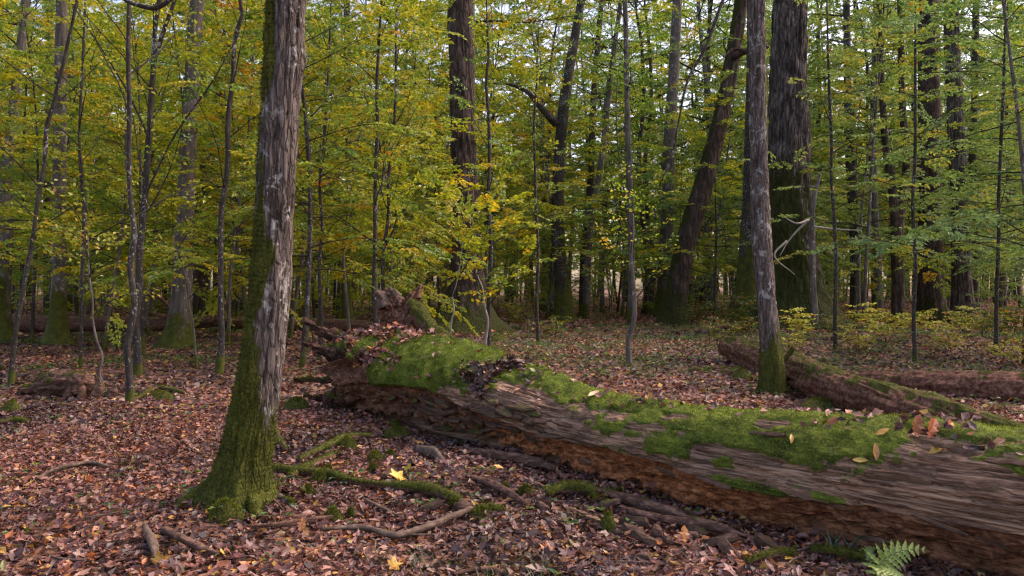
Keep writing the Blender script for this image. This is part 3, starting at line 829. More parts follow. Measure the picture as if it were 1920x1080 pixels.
T['H'] = named_tree("mossy_tree", "crooked mossy tree cut by the picture's left edge", 21.6,
    [(8, 0, 26), (6, 560, 24), (12, 450, 23), (10, 350, 22), (22, 250, 19), (30, 160, 17), (42, 60, 15), (46, 0, 14)],
    M['bark_hornbeam'], 13, 1.6, (.2, .3, [(-2.9, 5, 1.0), (0, 5, .9)]), 32, 140, .012, 14, .015, 6, .10, side=3.0, side_amt=.3, blades=3000, seed=28, desc="the crooked mossy tree at the left edge")
T['I'] = named_tree("leaning_tree", "reddish trunk leaning right, hidden behind the tall grey tree", 33,
    [(372, 0, 30), (378, 480, 28), (380, 380, 27), (394, 270, 25), (410, 170, 22), (432, 80, 18), (446, 0, 16)],
    M['bark_pine'], 15, .5, (.2, .3, [(-2.9, 5, 1.0), (0, 5, .9)]), 24, 90, .02, 9, .02, 5, .08, seed=29, desc="the reddish leaning trunk")
T['J'] = named_tree("mossy_tree", "slim tree with a bright yellow-green mossy foot, left of the broken stump", 27,
    [(652, 0, 22), (650, 560, 18), (652, 450, 17), (655, 300, 15), (652, 150, 14), (650, 0, 12)],
    M['bark_dark'], 14, 1.6, (.15, .3, [(-2.9, 5, .7), (0, 5, .9)]), 26, 100, .012, 14, .012, 6, .08, side=-.8, side_amt=.3, side_top=4, blades=3500, seed=30, desc="the slim tree with a yellow-green foot")
T['K'] = named_tree("lime_tree", "dark trunk with mossy streaks and one big side limb, right of centre", 34,
    [(1058, 0, 32), (1052, 520, 26), (1045, 400, 24), (1050, 280, 22), (1060, 180, 21), (1074, 90, 18), (1090, 0, 16)],
    M['bark_dark'], 20, 1.2, (.3, .4, [(-2.9, 5, 1.0), (0, 5, .9), (-1.5, 4, .6)]), 30, 120, .02, 9, .02, 5, .08, side=-.3, side_amt=.3, side_top=7, blades=3000, seed=31, desc="the dark trunk with a side limb")
T['L'] = named_tree("slender_tree", "slender dark tree just right of the side-limbed trunk, forking beside a leaning twin", 38,
    [(1092, 0, 16), (1095, 480, 14), (1108, 330, 13), (1112, 200, 12), (1121, 80, 11), (1128, 0, 10)],
    M['bark_dark'], 16, .6, None, 14, 60, .006, 14, .01, 6, .08, seed=32, desc="the slender dark tree")
T['M2'] = named_tree("slender_tree", "wavy slender trunk leaning right above the centre clearing", 36,
    [(1098, 0, 14), (1108, 420, 13), (1128, 300, 12), (1138, 210, 11), (1150, 100, 10), (1164, 0, 9)],
    M['bark_hornbeam'], 16, .6, None, 14, 60, .006, 14, .01, 6, .08, seed=33, desc="the wavy slender trunk")
T['N'] = named_tree("slender_tree", "thin upright grey tree midway between centre and the leaning dark tree", 30,
    [(1184, 0, 15), (1184, 480, 12), (1180, 330, 12), (1176, 200, 10), (1174, 90, 10), (1172, 0, 9)],
    M['bark_hornbeam'], 15, .6, None, 14, 60, .006, 14, .01, 6, .08, seed=34, desc="the thin upright grey tree")
T['O'] = named_tree("lime_tree", "tall pale grey trunk directly behind the foot of the leaning dark tree", 38,
    [(1243, 0, 30), (1248, 480, 26), (1252, 380, 24), (1256, 250, 23), (1264, 120, 21), (1270, 0, 19)],
    M['bark_hornbeam'], 24, 1.4, (.3, .4, [(-2.9, 5, 1.0), (0, 5, .9)]), 26, 100, .02, 9, .015, 5, .06, blades=0, seed=35, desc="the tall pale grey trunk")
T['Q'] = named_tree("mossy_tree", "dark mossy trunk half hidden between the slim grey tree and the giant oak", 27.5,
    [(1399, 0, 48), (1403, 520, 42), (1408, 420, 38), (1411, 300, 34), (1414, 150, 30), (1415, 0, 28)],
    M['bark_dark'], 20, 3.0, (.25, .4, [(-2.9, 4, 1.0), (-1, 4, .5)]), 30, 100, .03, 8, .02, 5, .08, blades=4000, seed=36, desc="the dark mossy trunk")
T['R'] = named_tree("forked_tree", "reddish brown tree forking into two stems at head height, right of the giant oak", 31,
    [(1684, 0, 26), (1684, 540, 24), (1681, 440, 23), (1674, 360, 16), (1662, 290, 13), (1655, 200, 12), (1650, 100, 11), (1648, 0, 10)],
    M['bark_pine'], 15, .4, (.15, .3, [(-2.9, 5, 1.0), (0, 5, .9)]), 22, 100, .012, 12, .012, 6, .08, seed=37, desc="the forked reddish tree")
T['S'] = named_tree("oak_tree", "broad dark brown straight trunk, second thick tree right of the giant oak", 36,
    [(1746, 0, 52), (1745, 500, 44), (1743, 380, 42), (1742, 200, 41), (1741, 60, 38), (1740, 0, 37)],
    M['bark_pine'], 26, .8, (.35, .5, [(-2.9, 4, 1.0), (-1.3, 4, .7), (0, 4, .9)]), 44, 150, .05, 6, .03, 4, .05, seed=38, desc="the broad dark brown trunk")
T['U'] = named_tree("oak_tree", "greyish straight trunk beside the broad dark brown one, near the right edge", 34,
    [(1806, 0, 44), (1802, 500, 36), (1799, 380, 32), (1793, 250, 31), (1787, 120, 29), (1783, 0, 27)],
    M['bark_oak'], 26, .5, (.35, .5, [(-2.9, 4, 1.0), (-.8, 4, .7), (.2, 4, .9)]), 40, 150, .04, 6, .03, 4, .05, seed=39, desc="the greyish straight trunk")
T['V'] = named_tree("slender_tree", "slim dark tree close behind the greyish straight trunk", 40,
    [(1826, 0, 18), (1826, 450, 15), (1824, 300, 14), (1828, 150, 12), (1830, 0, 11)],
    M['bark_dark'], 18, .5, None, 14, 60, .006, 14, .01, 6, .08, seed=40, desc="the slim dark tree near the right edge")
T['W'] = named_tree("spruce_tree", "dark needle tree trunk in the gap right of the giant oak", 37,
    [(1603, 0, 20), (1603, 450, 19), (1596, 330, 18), (1590, 200, 15), (1588, 60, 13), (1587, 0, 12)],
    M['bark_dark'], 18, .4, None, 16, 60, .006, 14, .01, 6, .08, seed=41, desc="the dark needle tree")
T['X'] = named_tree("slender_tree", "slightly bent slim trunk between the dark needle tree and the forked tree", 35,
    [(1648, 0, 15), (1646, 480, 14), (1640, 380, 13), (1637, 280, 12), (1640, 100, 10), (1642, 0, 9)],
    M['bark_hornbeam'], 15, .4, None, 14, 60, .006, 14, .01, 6, .08, seed=42, desc="the bent slim trunk")
T['Y'] = named_tree("pine_tree", "near-black upright trunk hidden just left of the straight brown-grey tree", 36,
    [(93, 0, 22), (92, 520, 19), (90, 420, 17), (92, 300, 15), (93, 150, 13), (94, 0, 12)],
    M['bark_dark'], 18, .4, None, 16, 60, .006, 14, .01, 6, .08, seed=43, desc="the near-black trunk")
T['Z'] = named_tree("lime_tree", "purplish trunk standing close at the right shoulder of the dark flared oak", 31,
    [(903, 0, 30), (900, 540, 26), (893, 440, 24), (886, 330, 20), (884, 200, 16), (884, 0, 14)],
    M['bark_hornbeam'], 18, .4, (.2, .3, [(-2.9, 5, 1.0), (0, 5, .9)]), 22, 80, .015, 10, .012, 6, .08, seed=44, desc="the purplish trunk")
# surface roots of the two near grey trees
for key, d0, (cx, cy_), toes in (('A', 5.25, (450, 925), [((400, 945), (330, 968), .060, .9), ((425, 965), (398, 992), .055, .9), ((462, 965), (486, 982), .060, .9), ((495, 940), (548, 958), .050, .3), ((490, 905), (540, 922), .055, .9)]),
                           ('B', 10.8, (1446, 715), [((1428, 735), (1408, 748), .05, .9), ((1452, 742), (1460, 752), .05, .9), ((1468, 730), (1486, 740), .05, .9)])):
    for k, (m_, e_, r_0, mm) in enumerate(toes):
        a_, b_, c_ = P(cx + (m_[0] - cx) * .25, cy_ - (32 if key == 'A' else 12), d0), G(*m_), G(*e_)
        b_[1] = b_[1] * .6 + d0 * .4
        b_ = b_ + [0, 0, .075]; c_ = c_ + [0, 0, .01]
        limb("root", T[key][0], [a_, b_, c_], [r_0 * 1.7, r_0, r_0 * .3], M['bark_grey'], 16, 40, mm, True, 250 + k, .008, 30, 3, 1500 if key == 'A' else 300, .006, 40, .3)
# fork stem of the reddish tree and the side limb of the dark trunk
def add_branch(key, name, pts, rads, mat, nu=10, nv=40, seed=1, **kw):
    return limb(name, T[key][0], [P(*p) for p in pts], rads, mat, nu, nv, 0, True, seed, .008, 15, 5, 0, kw.get('ridge', 0), 12, .1)
add_branch('R', "branch", [(1683, 450, 31), (1692, 380, 31), (1700, 300, 31), (1693, 210, 31), (1690, 100, 31), (1688, -20, 31)], [.20, .17, .15, .13, .12, .11], M['bark_pine'], 14, 60, 71)
add_branch('K', "branch", [(1044, 232, 34), (1020, 208, 33.6), (985, 170, 33), (955, 158, 32.6), (925, 156, 32)], [.22, .14, .09, .06, .03], M['bark_dark'], 10, 50, 72)
add_branch('E', "branch", [(1372, 110, 30), (1400, 95, 29), (1440, 88, 28)], [.14, .10, .06], M['bark_pine'], 10, 30, 73)
add_branch('B', "branch", [(1418, -140, 10.8), (1385, -70, 10.6), (1352, 10, 10.5), (1322, 90, 10.4), (1290, 150, 10.4), (1272, 230, 10.4), (1258, 300, 10.4), (1238, 342, 10.4)],
           [.03, .028, .024, .022, .019, .016, .012, .006], M['bark_dark'], 8, 80, 74)
add_branch('B', "branch", [(1400, 97, 10.8), (1378, 92, 10.7), (1356, 106, 10.5)], [.028, .022, .01], M['bark_pine'], 8, 20, 75)
add_branch('A', "branch", [(541, -330, 5.25), (440, -170, 5.4), (350, -50, 5.6), (318, 0, 5.6), (290, 15, 5.6), (262, 10, 5.6), (232, -2, 5.6), (205, -40, 5.6)], [.03, .026, .023, .019, .017, .016, .014, .012], M['bark_dark'], 8, 60, 76)
# ------------------------------------------------------------------ foliage
PAL = {
    'yellow': (np.array([[.47, .46, .085], [.35, .41, .08], [.62, .50, .11], [.20, .30, .07], [.56, .33, .09]]), [.28, .30, .10, .28, .04]),
    'mixed': (np.array([[.33, .40, .09], [.21, .32, .085], [.13, .23, .07], [.50, .47, .11], [.52, .33, .09]]), [.27, .30, .28, .12, .03]),
    'green': (np.array([[.18, .28, .10], [.25, .36, .13], [.11, .20, .075], [.33, .40, .13], [.44, .42, .13]]), [.36, .30, .18, .12, .04]),
}

def make_spray(g, r, O, X, Z, L, nt, nl, ls, pal, wt=.0035):
    """a flat hornbeam-like spray: O origin, X direction, Z normal of the leaf plane"""
    X = nrm(X); Y = nrm(np.cross(Z, X)); Z = np.cross(X, Y)
    base_c = pal[0][r.choice(len(pal[0]), p=pal[1])]
    sag = -.12 * L
    def ax(t): return O + X * (L * t)[:, None] + np.array([0, 0, sag]) * (t ** 2)[:, None]
    k = np.linspace(0, 1, 4)
    a = ax(k)
    add_segments(g, a[:-1], a[1:], wt * (1 - .25 * np.arange(3)), wt * (1 - .25 * np.arange(1, 4)))
    tt = np.linspace(.12, .97, nt) + r.normal(0, .02, nt)
    sgn = np.where(np.arange(nt) % 2 == 0, 1, -1)
    tp = ax(tt)
    tl = L * .42 * (1 - tt * .72) * r.uniform(.7, 1.2, nt)
    td = nrm(X * r.uniform(.5, .8, (nt, 1)) + Y * (sgn * r.uniform(.7, 1, nt))[:, None] + Z * r.normal(0, .12, (nt, 1)) + [0, 0, -.05])
    te = tp + td * tl[:, None]
    add_segments(g, tp, te, wt * .5, wt * .25)
    m = max(1, nl // nt)
    q = np.tile(np.linspace(.2, 1.0, m), nt) + r.normal(0, .04, nt * m)
    ii = np.repeat(np.arange(nt), m)
    pos = tp[ii] + td[ii] * (tl[ii] * q)[:, None]
    side = np.tile(np.where(np.arange(m) % 2 == 0, 1, -1), nt)
    sd = np.cross(Z, td[ii])
    D = nrm(td[ii] * .8 + sd * (side * .8)[:, None] + r.normal(0, .25, (nt * m, 3)) + [0, 0, -.15])
    N = nrm(Z + r.normal(0, .38, (nt * m, 3)))
    n = nt * m
    c = np.where(r.random((n, 1)) < .62, base_c, pal[0][r.choice(len(pal[0]), n, p=pal[1])])
    c = c * (.75 + .5 * r.random((n, 1)))
    sz = ls * r.uniform(.65, 1.25, n)
    add_leaves(g, pos, D, N, sz, sz * .58, c, .12)

def build_crown(name, seed, path, z0, z1, nlimb, limb_len, elev, spray_L, nt, nl, ls, pal, spray_step=.45, limb_r=.016, start=.25, droop=.25, azs=None, seg=6):
    r = np.random.default_rng(seed)
    g = Geo()
    zs = np.linspace(z0, z1, nlimb) + r.normal(0, (z1 - z0) / nlimb * .4, nlimb)
    for k, z in enumerate(zs):
        o = path(z)
        f = (z - z0) / max(z1 - z0, .1)
        L = limb_len(np.clip(f, 0, 1)) * r.uniform(.65, 1.2)
        az = (k * 2.39996 + r.normal(0, .4)) if azs is None else azs(r, k)
        el = elev(np.clip(f, 0, 1)) + r.normal(0, .14)
        d = np.array([math.cos(az) * math.cos(el), math.sin(az) * math.cos(el), math.sin(el)])
        pts = [o]; dd = d.copy()
        for _ in range(seg):
            dd = nrm(dd + r.normal(0, .10, 3) + np.array([0, 0, -droop / seg * 1.2]))
            pts.append(pts[-1] + dd * L / seg)
        pts = np.array(pts)
        lr = limb_r * (.5 + .5 * L / limb_len(.3))
        rad = lr * (1 - np.linspace(0, .85, seg + 1))
        add_segments(g, pts[:-1], pts[1:], rad[:-1], rad[1:], 4)
        ns = max(2, int(L * (1 - start) / spray_step))
        for j in range(ns):
            t = start + (1 - start) * (j + r.random() * .6) / ns
            i = min(int(t * seg), seg - 1); q = t * seg - i
            p = pts[i] * (1 - q) + pts[i + 1] * q
            ld = nrm(pts[i + 1] - pts[i])
            sd = nrm(np.cross([0, 0, 1], ld)) * (1 if j % 2 else -1)
            X = nrm(ld * r.uniform(.4, .9) + sd * r.uniform(.5, 1.0) + np.array([0, 0, r.normal(-.05, .15)]))
            make_spray(g, r, p, X, nrm(np.array([0, 0, 1]) + r.normal(0, .30, 3)), spray_L * r.uniform(.7, 1.25) * (1 - .35 * t), nt, nl, ls, pal)
        make_spray(g, r, pts[-1], dd, np.array([0, 0, 1.0]), spray_L * .8, nt, nl, ls, pal)
    return g.mesh(name, [M['leaf'], M['twig']])

def bent_path(r, H, bend=.5):
    a, b, c, d = r.uniform(-bend, bend), r.uniform(-bend, bend), r.uniform(0, 6), r.uniform(.4, .9)
    def f(z):
        q = z / H
        return np.array([a * q * q * 2 + .18 * math.sin(c + z * d), b * q * q * 2 + .18 * math.cos(c * 1.7 + z * d * .8), z]) - np.array([.18 * math.sin(c), .18 * math.cos(c * 1.7), 0])
    return f

# ---- prototypes: understorey hornbeams, tall trees, far trees -------------------------------------
def proto(seed, H, r0, mat, crown_args, bend=.5, nu=10, nv=40, moss_h=.4, flare=None):
    r = np.random.default_rng(seed)
    f = bent_path(r, H, bend)
    zz = np.linspace(-.12, H, 9)
    pts = np.array([f(z) for z in zz]); pts[0, 2] = -.12
    rad = r0 * (1 - .85 * np.linspace(0, 1, 9))
    def mf(V, ring, s): return ss(moss_h * 1.5, moss_h * .5, V[..., 2] + (fbm(V * 5, seed, 2) - .5) * moss_h)
    V, F, A, N = tube(pts, rad, nu, nv, r0 * .12, 6, 4, seed, .08, flare, mf)
    tm = make_mesh("tree_trunk", V, F, mat, attrs=A)
    cm = build_crown("tree_crown", seed + 7, f, **crown_args)
    return tm, cm

def understorey(seed, pal, ls=.086, H=10.0):
    return proto(seed, H, .055, M['bark_hornbeam'] if seed % 2 else M['bark_dark'], dict(z0=1.9, z1=H * .97, nlimb=30, limb_len=lambda f: 2.6 * (1 - .6 * f) + .3,
                 elev=lambda f: .25 + .55 * f, spray_L=.90, nt=11, nl=88, ls=ls, pal=PAL[pal], spray_step=.34, limb_r=.014, start=.22, droop=.35), .6)

def tall(seed, pal, H=22.0, ls=.135, r0=.17, z0=5.0, bark_m='bark_hornbeam'):
    return proto(seed, H, r0, M[bark_m], dict(z0=z0, z1=H, nlimb=30, limb_len=lambda f: 4.4 * (1 - .75 * abs(f - .35)),
                 elev=lambda f: .2 + .7 * f, spray_L=1.45, nt=11, nl=99, ls=ls, pal=PAL[pal], spray_step=.62, limb_r=.04, start=.2, droop=.35), .9, 12, 44, .6, (.10, .3, [(0.3, 4, 1), (2.5, 4, .8), (-1.8, 4, .9)]))

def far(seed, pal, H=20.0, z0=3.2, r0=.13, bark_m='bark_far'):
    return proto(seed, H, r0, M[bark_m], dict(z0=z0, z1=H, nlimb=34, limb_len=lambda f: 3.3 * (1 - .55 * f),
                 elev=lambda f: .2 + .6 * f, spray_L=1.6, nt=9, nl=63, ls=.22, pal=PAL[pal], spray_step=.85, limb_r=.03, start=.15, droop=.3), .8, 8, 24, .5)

UND = {p: [understorey(900 + 10 * i + j, p) for j in range(n)] for i, (p, n) in enumerate((('yellow', 2), ('mixed', 2), ('green', 2)))}
TALL = {'yellow': [tall(1001, 'yellow')], 'mixed': [tall(1003, 'mixed', bark_m='bark_pine')], 'green': [tall(1005, 'green'), tall(1006, 'green', z0=4, bark_m='bark_pine')]}
FAR = {p: [far(1100 + i, p), far(1110 + i, p, 17, 3.4, .09, 'bark_pine')] for i, p in enumerate(('yellow', 'mixed', 'green'))}
# a leafy top for the hand-placed trunks
def top_crown(seed, pal):
    return build_crown("tree_crown", seed, lambda z: np.array([0, 0, z]), z0=0, z1=6.5, nlimb=20, limb_len=lambda f: 3.2 * (1 - .5 * f), elev=lambda f: .2 + .8 * f,
                       spray_L=1.2, nt=8, nl=40, ls=.12, pal=PAL[pal], spray_step=.6, limb_r=.035, start=.2)
TOP = {'yellow': top_crown(1201, 'yellow'), 'mixed': top_crown(1203, 'mixed'), 'green': top_crown(1205, 'green')}
PALK = {'A': 'mixed', 'B': 'green', 'C': 'green', 'D': 'mixed', 'E': 'green', 'F': 'yellow', 'G': 'yellow', 'H': 'yellow', 'I': 'yellow', 'J': 'yellow', 'K': 'mixed',
        'L': 'mixed', 'M2': 'mixed', 'N': 'mixed', 'O': 'green', 'Q': 'green', 'R': 'green', 'S': 'green', 'U': 'green', 'V': 'green', 'W': 'green', 'X': 'green', 'Y': 'yellow', 'Z': 'mixed'}
for key, (root, W, rad) in T.items():
    H = W[-1][2]
    zc = H - 6.0
    p = np.array([np.interp(zc, W[:, 2], W[:, k]) for k in (0, 1)] + [zc])
    o = link("crown", TOP[PALK[key]], root, p - np.array(root.location))
    o.rotation_euler = (0, 0, R.uniform(0, 6.28))
    s = .62 if key in 'A B' else (.8 if H < 17 else 1.25)
    o.scale = (s, s, s)

# ---- near slender stems with long ascending dark twigs, each its own shape --------------------------
def slender(name, label, d, pts, mat, top_h, pal, seed, nl=12, z0=1.6, limb=2.0, leaf_n=22, elev=.75, ls=.07, group=None, moss_h=.18, desc=None, step=.5, lim_r=.011, extra=None):
    rr_ = np.random.default_rng(seed); fine = []
    for a_, b_ in zip(pts[:-1], pts[1:]):
        ya = 540 + 2165 / d if a_[1] == 0 and not fine else a_[1]
        for q in (0, .5):
            j = 0 if (not fine) else rr_.normal(0, .022) * F_PX / d
            fine.append((a_[0] + (b_[0] - a_[0]) * q + j, (ya + (b_[1] - ya) * q), a_[2] + (b_[2] - a_[2]) * q))
    pts = fine + [pts[-1]]
    root, W, rad = named_tree(name, label, d, pts, mat, top_h, moss_h, None, 12, 110, .003, 40, .004, 22, .07, seed=seed, group=group, desc=desc)
    L = W - np.array(root.location)
    def path(z): return np.array([np.interp(z, L[:, 2], L[:, 0]), np.interp(z, L[:, 2], L[:, 1]), z])
    cm = build_crown("sapling_crown", seed + 3, path, z0=z0, z1=top_h - .6, nlimb=nl, limb_len=lambda f: limb * (1 - .45 * f), elev=lambda f: elev + .15 * f,
                     spray_L=.62, nt=7, nl=leaf_n, ls=ls, pal=PAL[pal], spray_step=step, limb_r=lim_r, start=.3, droop=.12, seg=7)
    link("crown", cm, root)
    return root, W, rad
SL = {}
SL['a'] = slender("young_tree", "dark stem speckled with white lichen, left one of the close pair", 9.4, [(242, 0, 15), (243, 650, 13), (249, 500, 12), (250, 380, 10), (245, 200, 9), (242, 0, 8)], M['bark_dark'], 9.5, 'yellow', 2001, 13, 2.2, 2.2, 20, desc="the lichen speckled dark stem")
SL['b'] = slender("young_tree", "lichen speckled stem forking near the top, right one of the close pair", 12.2, [(257, 0, 17), (258, 600, 14), (262, 480, 13), (274, 300, 12), (283, 180, 11), (294, 60, 9), (299, 0, 8)], M['bark_dark'], 10, 'yellow', 2002, 14, 2.2, 2.4, 20, desc="the forking lichen stem")
limb("branch", SL['b'][0], [P(288, 118, 12.2), P(308, 55, 12.1), P(336, -20, 12)], [.035, .03, .025], M['bark_dark'], 10, 30, seed=77, rough=.003)
limb("branch", SL['b'][0], [P(276, 250, 12.2), P(232, 160, 12.0), P(170, 60, 11.8), P(110, -30, 11.6)], [.018, .014, .011, .008], M['bark_dark'], 6, 30, seed=78, rough=.002)
limb("branch", SL['b'][0], [P(262, 390, 12.2), P(330, 250, 12.0), P(400, 150, 11.8), P(450, 60, 11.6)], [.018, .014, .011, .006], M['bark_dark'], 6, 30, seed=79, rough=.002)
SL['c'] = slender("young_tree", "thin near-black stem leaning right, first thin stem from the left edge", 11.1, [(20, 0, 11), (28, 640, 9), (50, 480, 8), (70, 380, 8), (88, 230, 8), (112, 160, 7), (145, 0, 6)], M['bark_dark'], 8.5, 'yellow', 2003, 12, 2.0, 2.0, 18, desc="the thin near-black stem")
SL['d'] = slender("young_tree", "slim dark stem with mossy curved foot, between tall grey tree and nearest tree", 12.4, [(410, 0, 17), (414, 640, 12), (413, 560, 11), (418, 400, 10), (427, 230, 10), (445, 60, 8), (450, 0, 7)], M['bark_dark'], 9, 'mixed', 2004, 13, 2.0, 2.2, 22, moss_h=.35, desc="the curved-foot stem")
SL['e'] = slender("young_tree", "thin dark sapling, left member of the pair between the nearest tree and dark oak", 14.2, [(702, 0, 11), (700, 540, 9), (703, 400, 8), (706, 240, 7), (708, 100, 6), (716, 0, 5)], M['bark_dark'], 8, 'mixed', 2005, 16, 2.0, 2.0, 40, desc="the left thin dark sapling")
SL['f'] = slender("young_tree", "thin dark sapling, right member of the pair between the nearest tree and dark oak", 14.8, [(716, 0, 10), (720, 540, 8), (726, 400, 7), (733, 270, 6), (742, 120, 5)], M['bark_dark'], 7, 'mixed', 2006, 14, 2.0, 1.9, 40, desc="the right thin dark sapling")
SL['g'] = slender("young_tree", "very thin straight black sapling just right of the dark flared oak", 17, [(916, 0, 9), (918, 450, 8), (917, 300, 7), (914, 150, 6), (914, 60, 5)], M['bark_dark'], 8, 'mixed', 2007, 13, 2.4, 2.0, 30, desc="the straight black sapling")
SL['h'] = slender("sapling", "purplish bare crooked sapling standing just behind the big log, right of centre", 13.3, [(1180, 0, 13), (1180, 640, 10), (1190, 560, 8), (1183, 470, 6), (1186, 400, 4)], M['bark_hornbeam'], 3.4, 'yellow', 2008, 7, 1.2, .8, 14, desc="the purplish crooked sapling")
SL['i'] = slender("sapling", "pale thin crooked sapling beside the low rotten stump", 10.6, [(186, 0, 6), (192, 700, 5), (184, 640, 5), (172, 560, 4), (166, 480, 3)], M['bark_hornbeam'], 2.9, 'yellow', 2009, 6, 1.1, .8, 14)
SL['j'] = slender("sapling", "thin pale leaning twiggy sapling in front of the tall grey tree", 13, [(372, 0, 4), (368, 660, 4), (356, 570, 3), (336, 500, 3), (325, 430, 2)], M['bark_hornbeam'], 3.2, 'yellow', 2010, 6, 1.2, .9, 14)
SL['k'] = slender("sapling", "white barked thin sapling in front of the dark flared oak", 15, [(846, 0, 4), (847, 600, 4), (850, 560, 3), (858, 520, 3)], M['bark_pale'], 3.0, 'yellow', 2011, 12, 1.0, 1.4, 34, ls=.10)
SL['l'] = slender("sapling", "grey sapling with broad yellow maple-like leaves at the right foot of the dark oak", 15.5, [(912, 0, 6), (914, 600, 5), (905, 540, 4), (890, 490, 3)], M['bark_pale'], 3.6, 'yellow', 2012, 16, 1.0, 1.6, 40, ls=.12)
SL['m'] = slender("young_tree", "thin sapling with green drooping sprays close to the right edge", 16, [(1868, 0, 8), (1870, 500, 7), (1874, 380, 6), (1880, 200, 6)], M['bark_dark'], 8, 'green', 2013, 16, 1.6, 2.2, 46, ls=.075, elev=.25, desc="the thin sapling near the right edge")
SL['n'] = slender("young_tree", "thin sapling whose green leafy sprays hang in front of the two thick right trunks", 15, [(1716, 0, 8), (1714, 500, 7), (1712, 380, 6), (1716, 200, 6)], M['bark_dark'], 8, 'green', 2014, 16, 1.9, 2.2, 46, ls=.075, elev=.2, desc="the sapling before the thick right trunks")
SL['o'] = slender("young_tree", "thin leafy sapling between the giant oak and the dark needle tree", 17, [(1566, 0, 8), (1566, 480, 7), (1560, 330, 6), (1556, 200, 6)], M['bark_dark'], 8.5, 'green', 2015, 15, 2.2, 2.1, 46, ls=.075, elev=.25, desc="the leafy sapling beside the giant oak")
SL['p'] = slender("young_tree", "hair-thin straight sapling left of the wavy slender trunk", 19, [(1010, 0, 7), (1008, 480, 6), (1002, 300, 5), (1006, 160, 4)], M['bark_dark'], 8, 'mixed', 2016, 14, 2.4, 2.0, 40, desc="the hair-thin sapling")
SL['q'] = slender("young_tree", "slim leafy sapling between the nearest tree and the yellow-green footed tree", 15, [(598, 0, 8), (600, 500, 7), (604, 350, 6), (612, 200, 6)], M['bark_dark'], 8, 'green', 2017, 15, 2.1, 2.0, 44, desc="the leafy sapling beside the nearest tree")
SL['r'] = slender("young_tree", "bent thin stem between the thin near-black stem and the lichen pair", 13.5, [(150, 0, 7), (152, 560, 6), (160, 400, 6), (150, 260, 5), (156, 100, 5)], M['bark_dark'], 8, 'yellow', 2018, 14, 2.1, 2.0, 26, desc="the bent thin stem")

# broken pole leaning on the giant oak, and the twisted dead twig
pole = thing("broken_pole", G(1531, 625) * [1, 1, 1], "dead snapped-off pole with a reddish splintered top in front of the giant oak", "dead stem")
limb("stem", pole, [P(1531, 628, 23), P(1526, 560, 23), P(1523, 440, 23), P(1525, 380, 23), P(1537, 325, 23)], [.10, .085, .075, .07, .035], M['bark_hornbeam'], 12, 60, seed=81, rough=.01)
for k, (a, b, c, dd) in enumerate([((1516, 412), (1490, 418), (1462, 400), .4), ((1516, 412), (1480, 450), (1462, 480), 0), ((1475, 452), (1452, 478), (1490, 515), .2), ((1525, 425), (1570, 430), (1612, 432), 0)]):
    limb("twig", pole, [P(*a, 22.6), P(*b, 22.6 - dd), P(*c, 22.5)], [.035, .026, .01], M['bark_pale'], 6, 24, seed=83 + k, rough=.004)

# ---- the trees of the middle and far distance ----------------------------------------------------
hand = [(W[0][0], W[0][1]) for (_, W, _) in list(T.values()) + list(SL.values())]
placed = []
def free(x, y, dmin):
    return all((x - a) ** 2 + (y - b) ** 2 > dmin ** 2 for a, b in placed) and all((x - a) ** 2 + (y - b) ** 2 > 1.2 for a, b in hand)
def pick_pal(px):
    u = R.random()
    g = ss(700, 1700, px)
    if u < .68 * (1 - g): return 'yellow'
    if u < .68 * (1 - g) + .30: return 'mixed'
    return 'green'
BGT = []
def plant(lib, name, x, y, sc, group, word):
    px = x / y * F_PX + 960
    tm, cm = R.choice(lib[pick_pal(px)])
    root = thing(name, (x, y, tz(x, y)), None, "tree", group, R.uniform(0, 6.28))
    root.scale = (sc, sc, sc * R.uniform(.92, 1.12))
    link("trunk", tm, root); link("crown", cm, root)
    BGT.append((px, y, root, word))
KEEP = [(870, 25, 130), (1482, 24.5, 150), (1325, 30, 185), (1745, 36, 75), (350, 18.8, 80), (112, 19.7, 60), (1055, 34, 110), (1255, 38, 60), (1800, 34, 65), (1670, 31, 50)]
R.seed(4)
def scatter(n, d0, d1, dmin, lib, name, sc, group, word, gap=0.0, margin=1.25):
    k = t = 0
    while k < n and t < n * 60:
        t += 1
        y = math.sqrt(R.uniform(d0 ** 2, d1 ** 2)); u = R.uniform(-.645 * margin, .645 * margin); x = u * y
        px = u * F_PX + 960
        if gap and 1010 < px < 1360 and R.random() < gap: continue
        if any(y < dd and abs(px - q) < wd * min(1, 17 / y + .32) for q, dd, wd in KEEP): continue
        if not free(x, y, dmin): continue
        placed.append((x, y)); k += 1
        plant(lib, name, x, y, R.uniform(*sc), group, word)
scatter(24, 13, 24, 2.0, UND, "young_hornbeam", (.75, 1.05), "young hornbeams filling the middle distance", "young leafy tree", .35, 1.15)
scatter(52, 24, 40, 2.2, UND, "young_hornbeam", (.9, 1.3), "young hornbeams filling the middle distance", "young leafy tree", .2, 1.1)
scatter(96, 32, 85, 2.7, TALL, "forest_tree", (.85, 1.3), "tall trees standing far back", "tall tree", .06, 1.1)
scatter(115, 38, 105, 2.2, FAR, "forest_tree", (.8, 1.3), "slim trees standing far back", "slim tree", .12, 1.1)
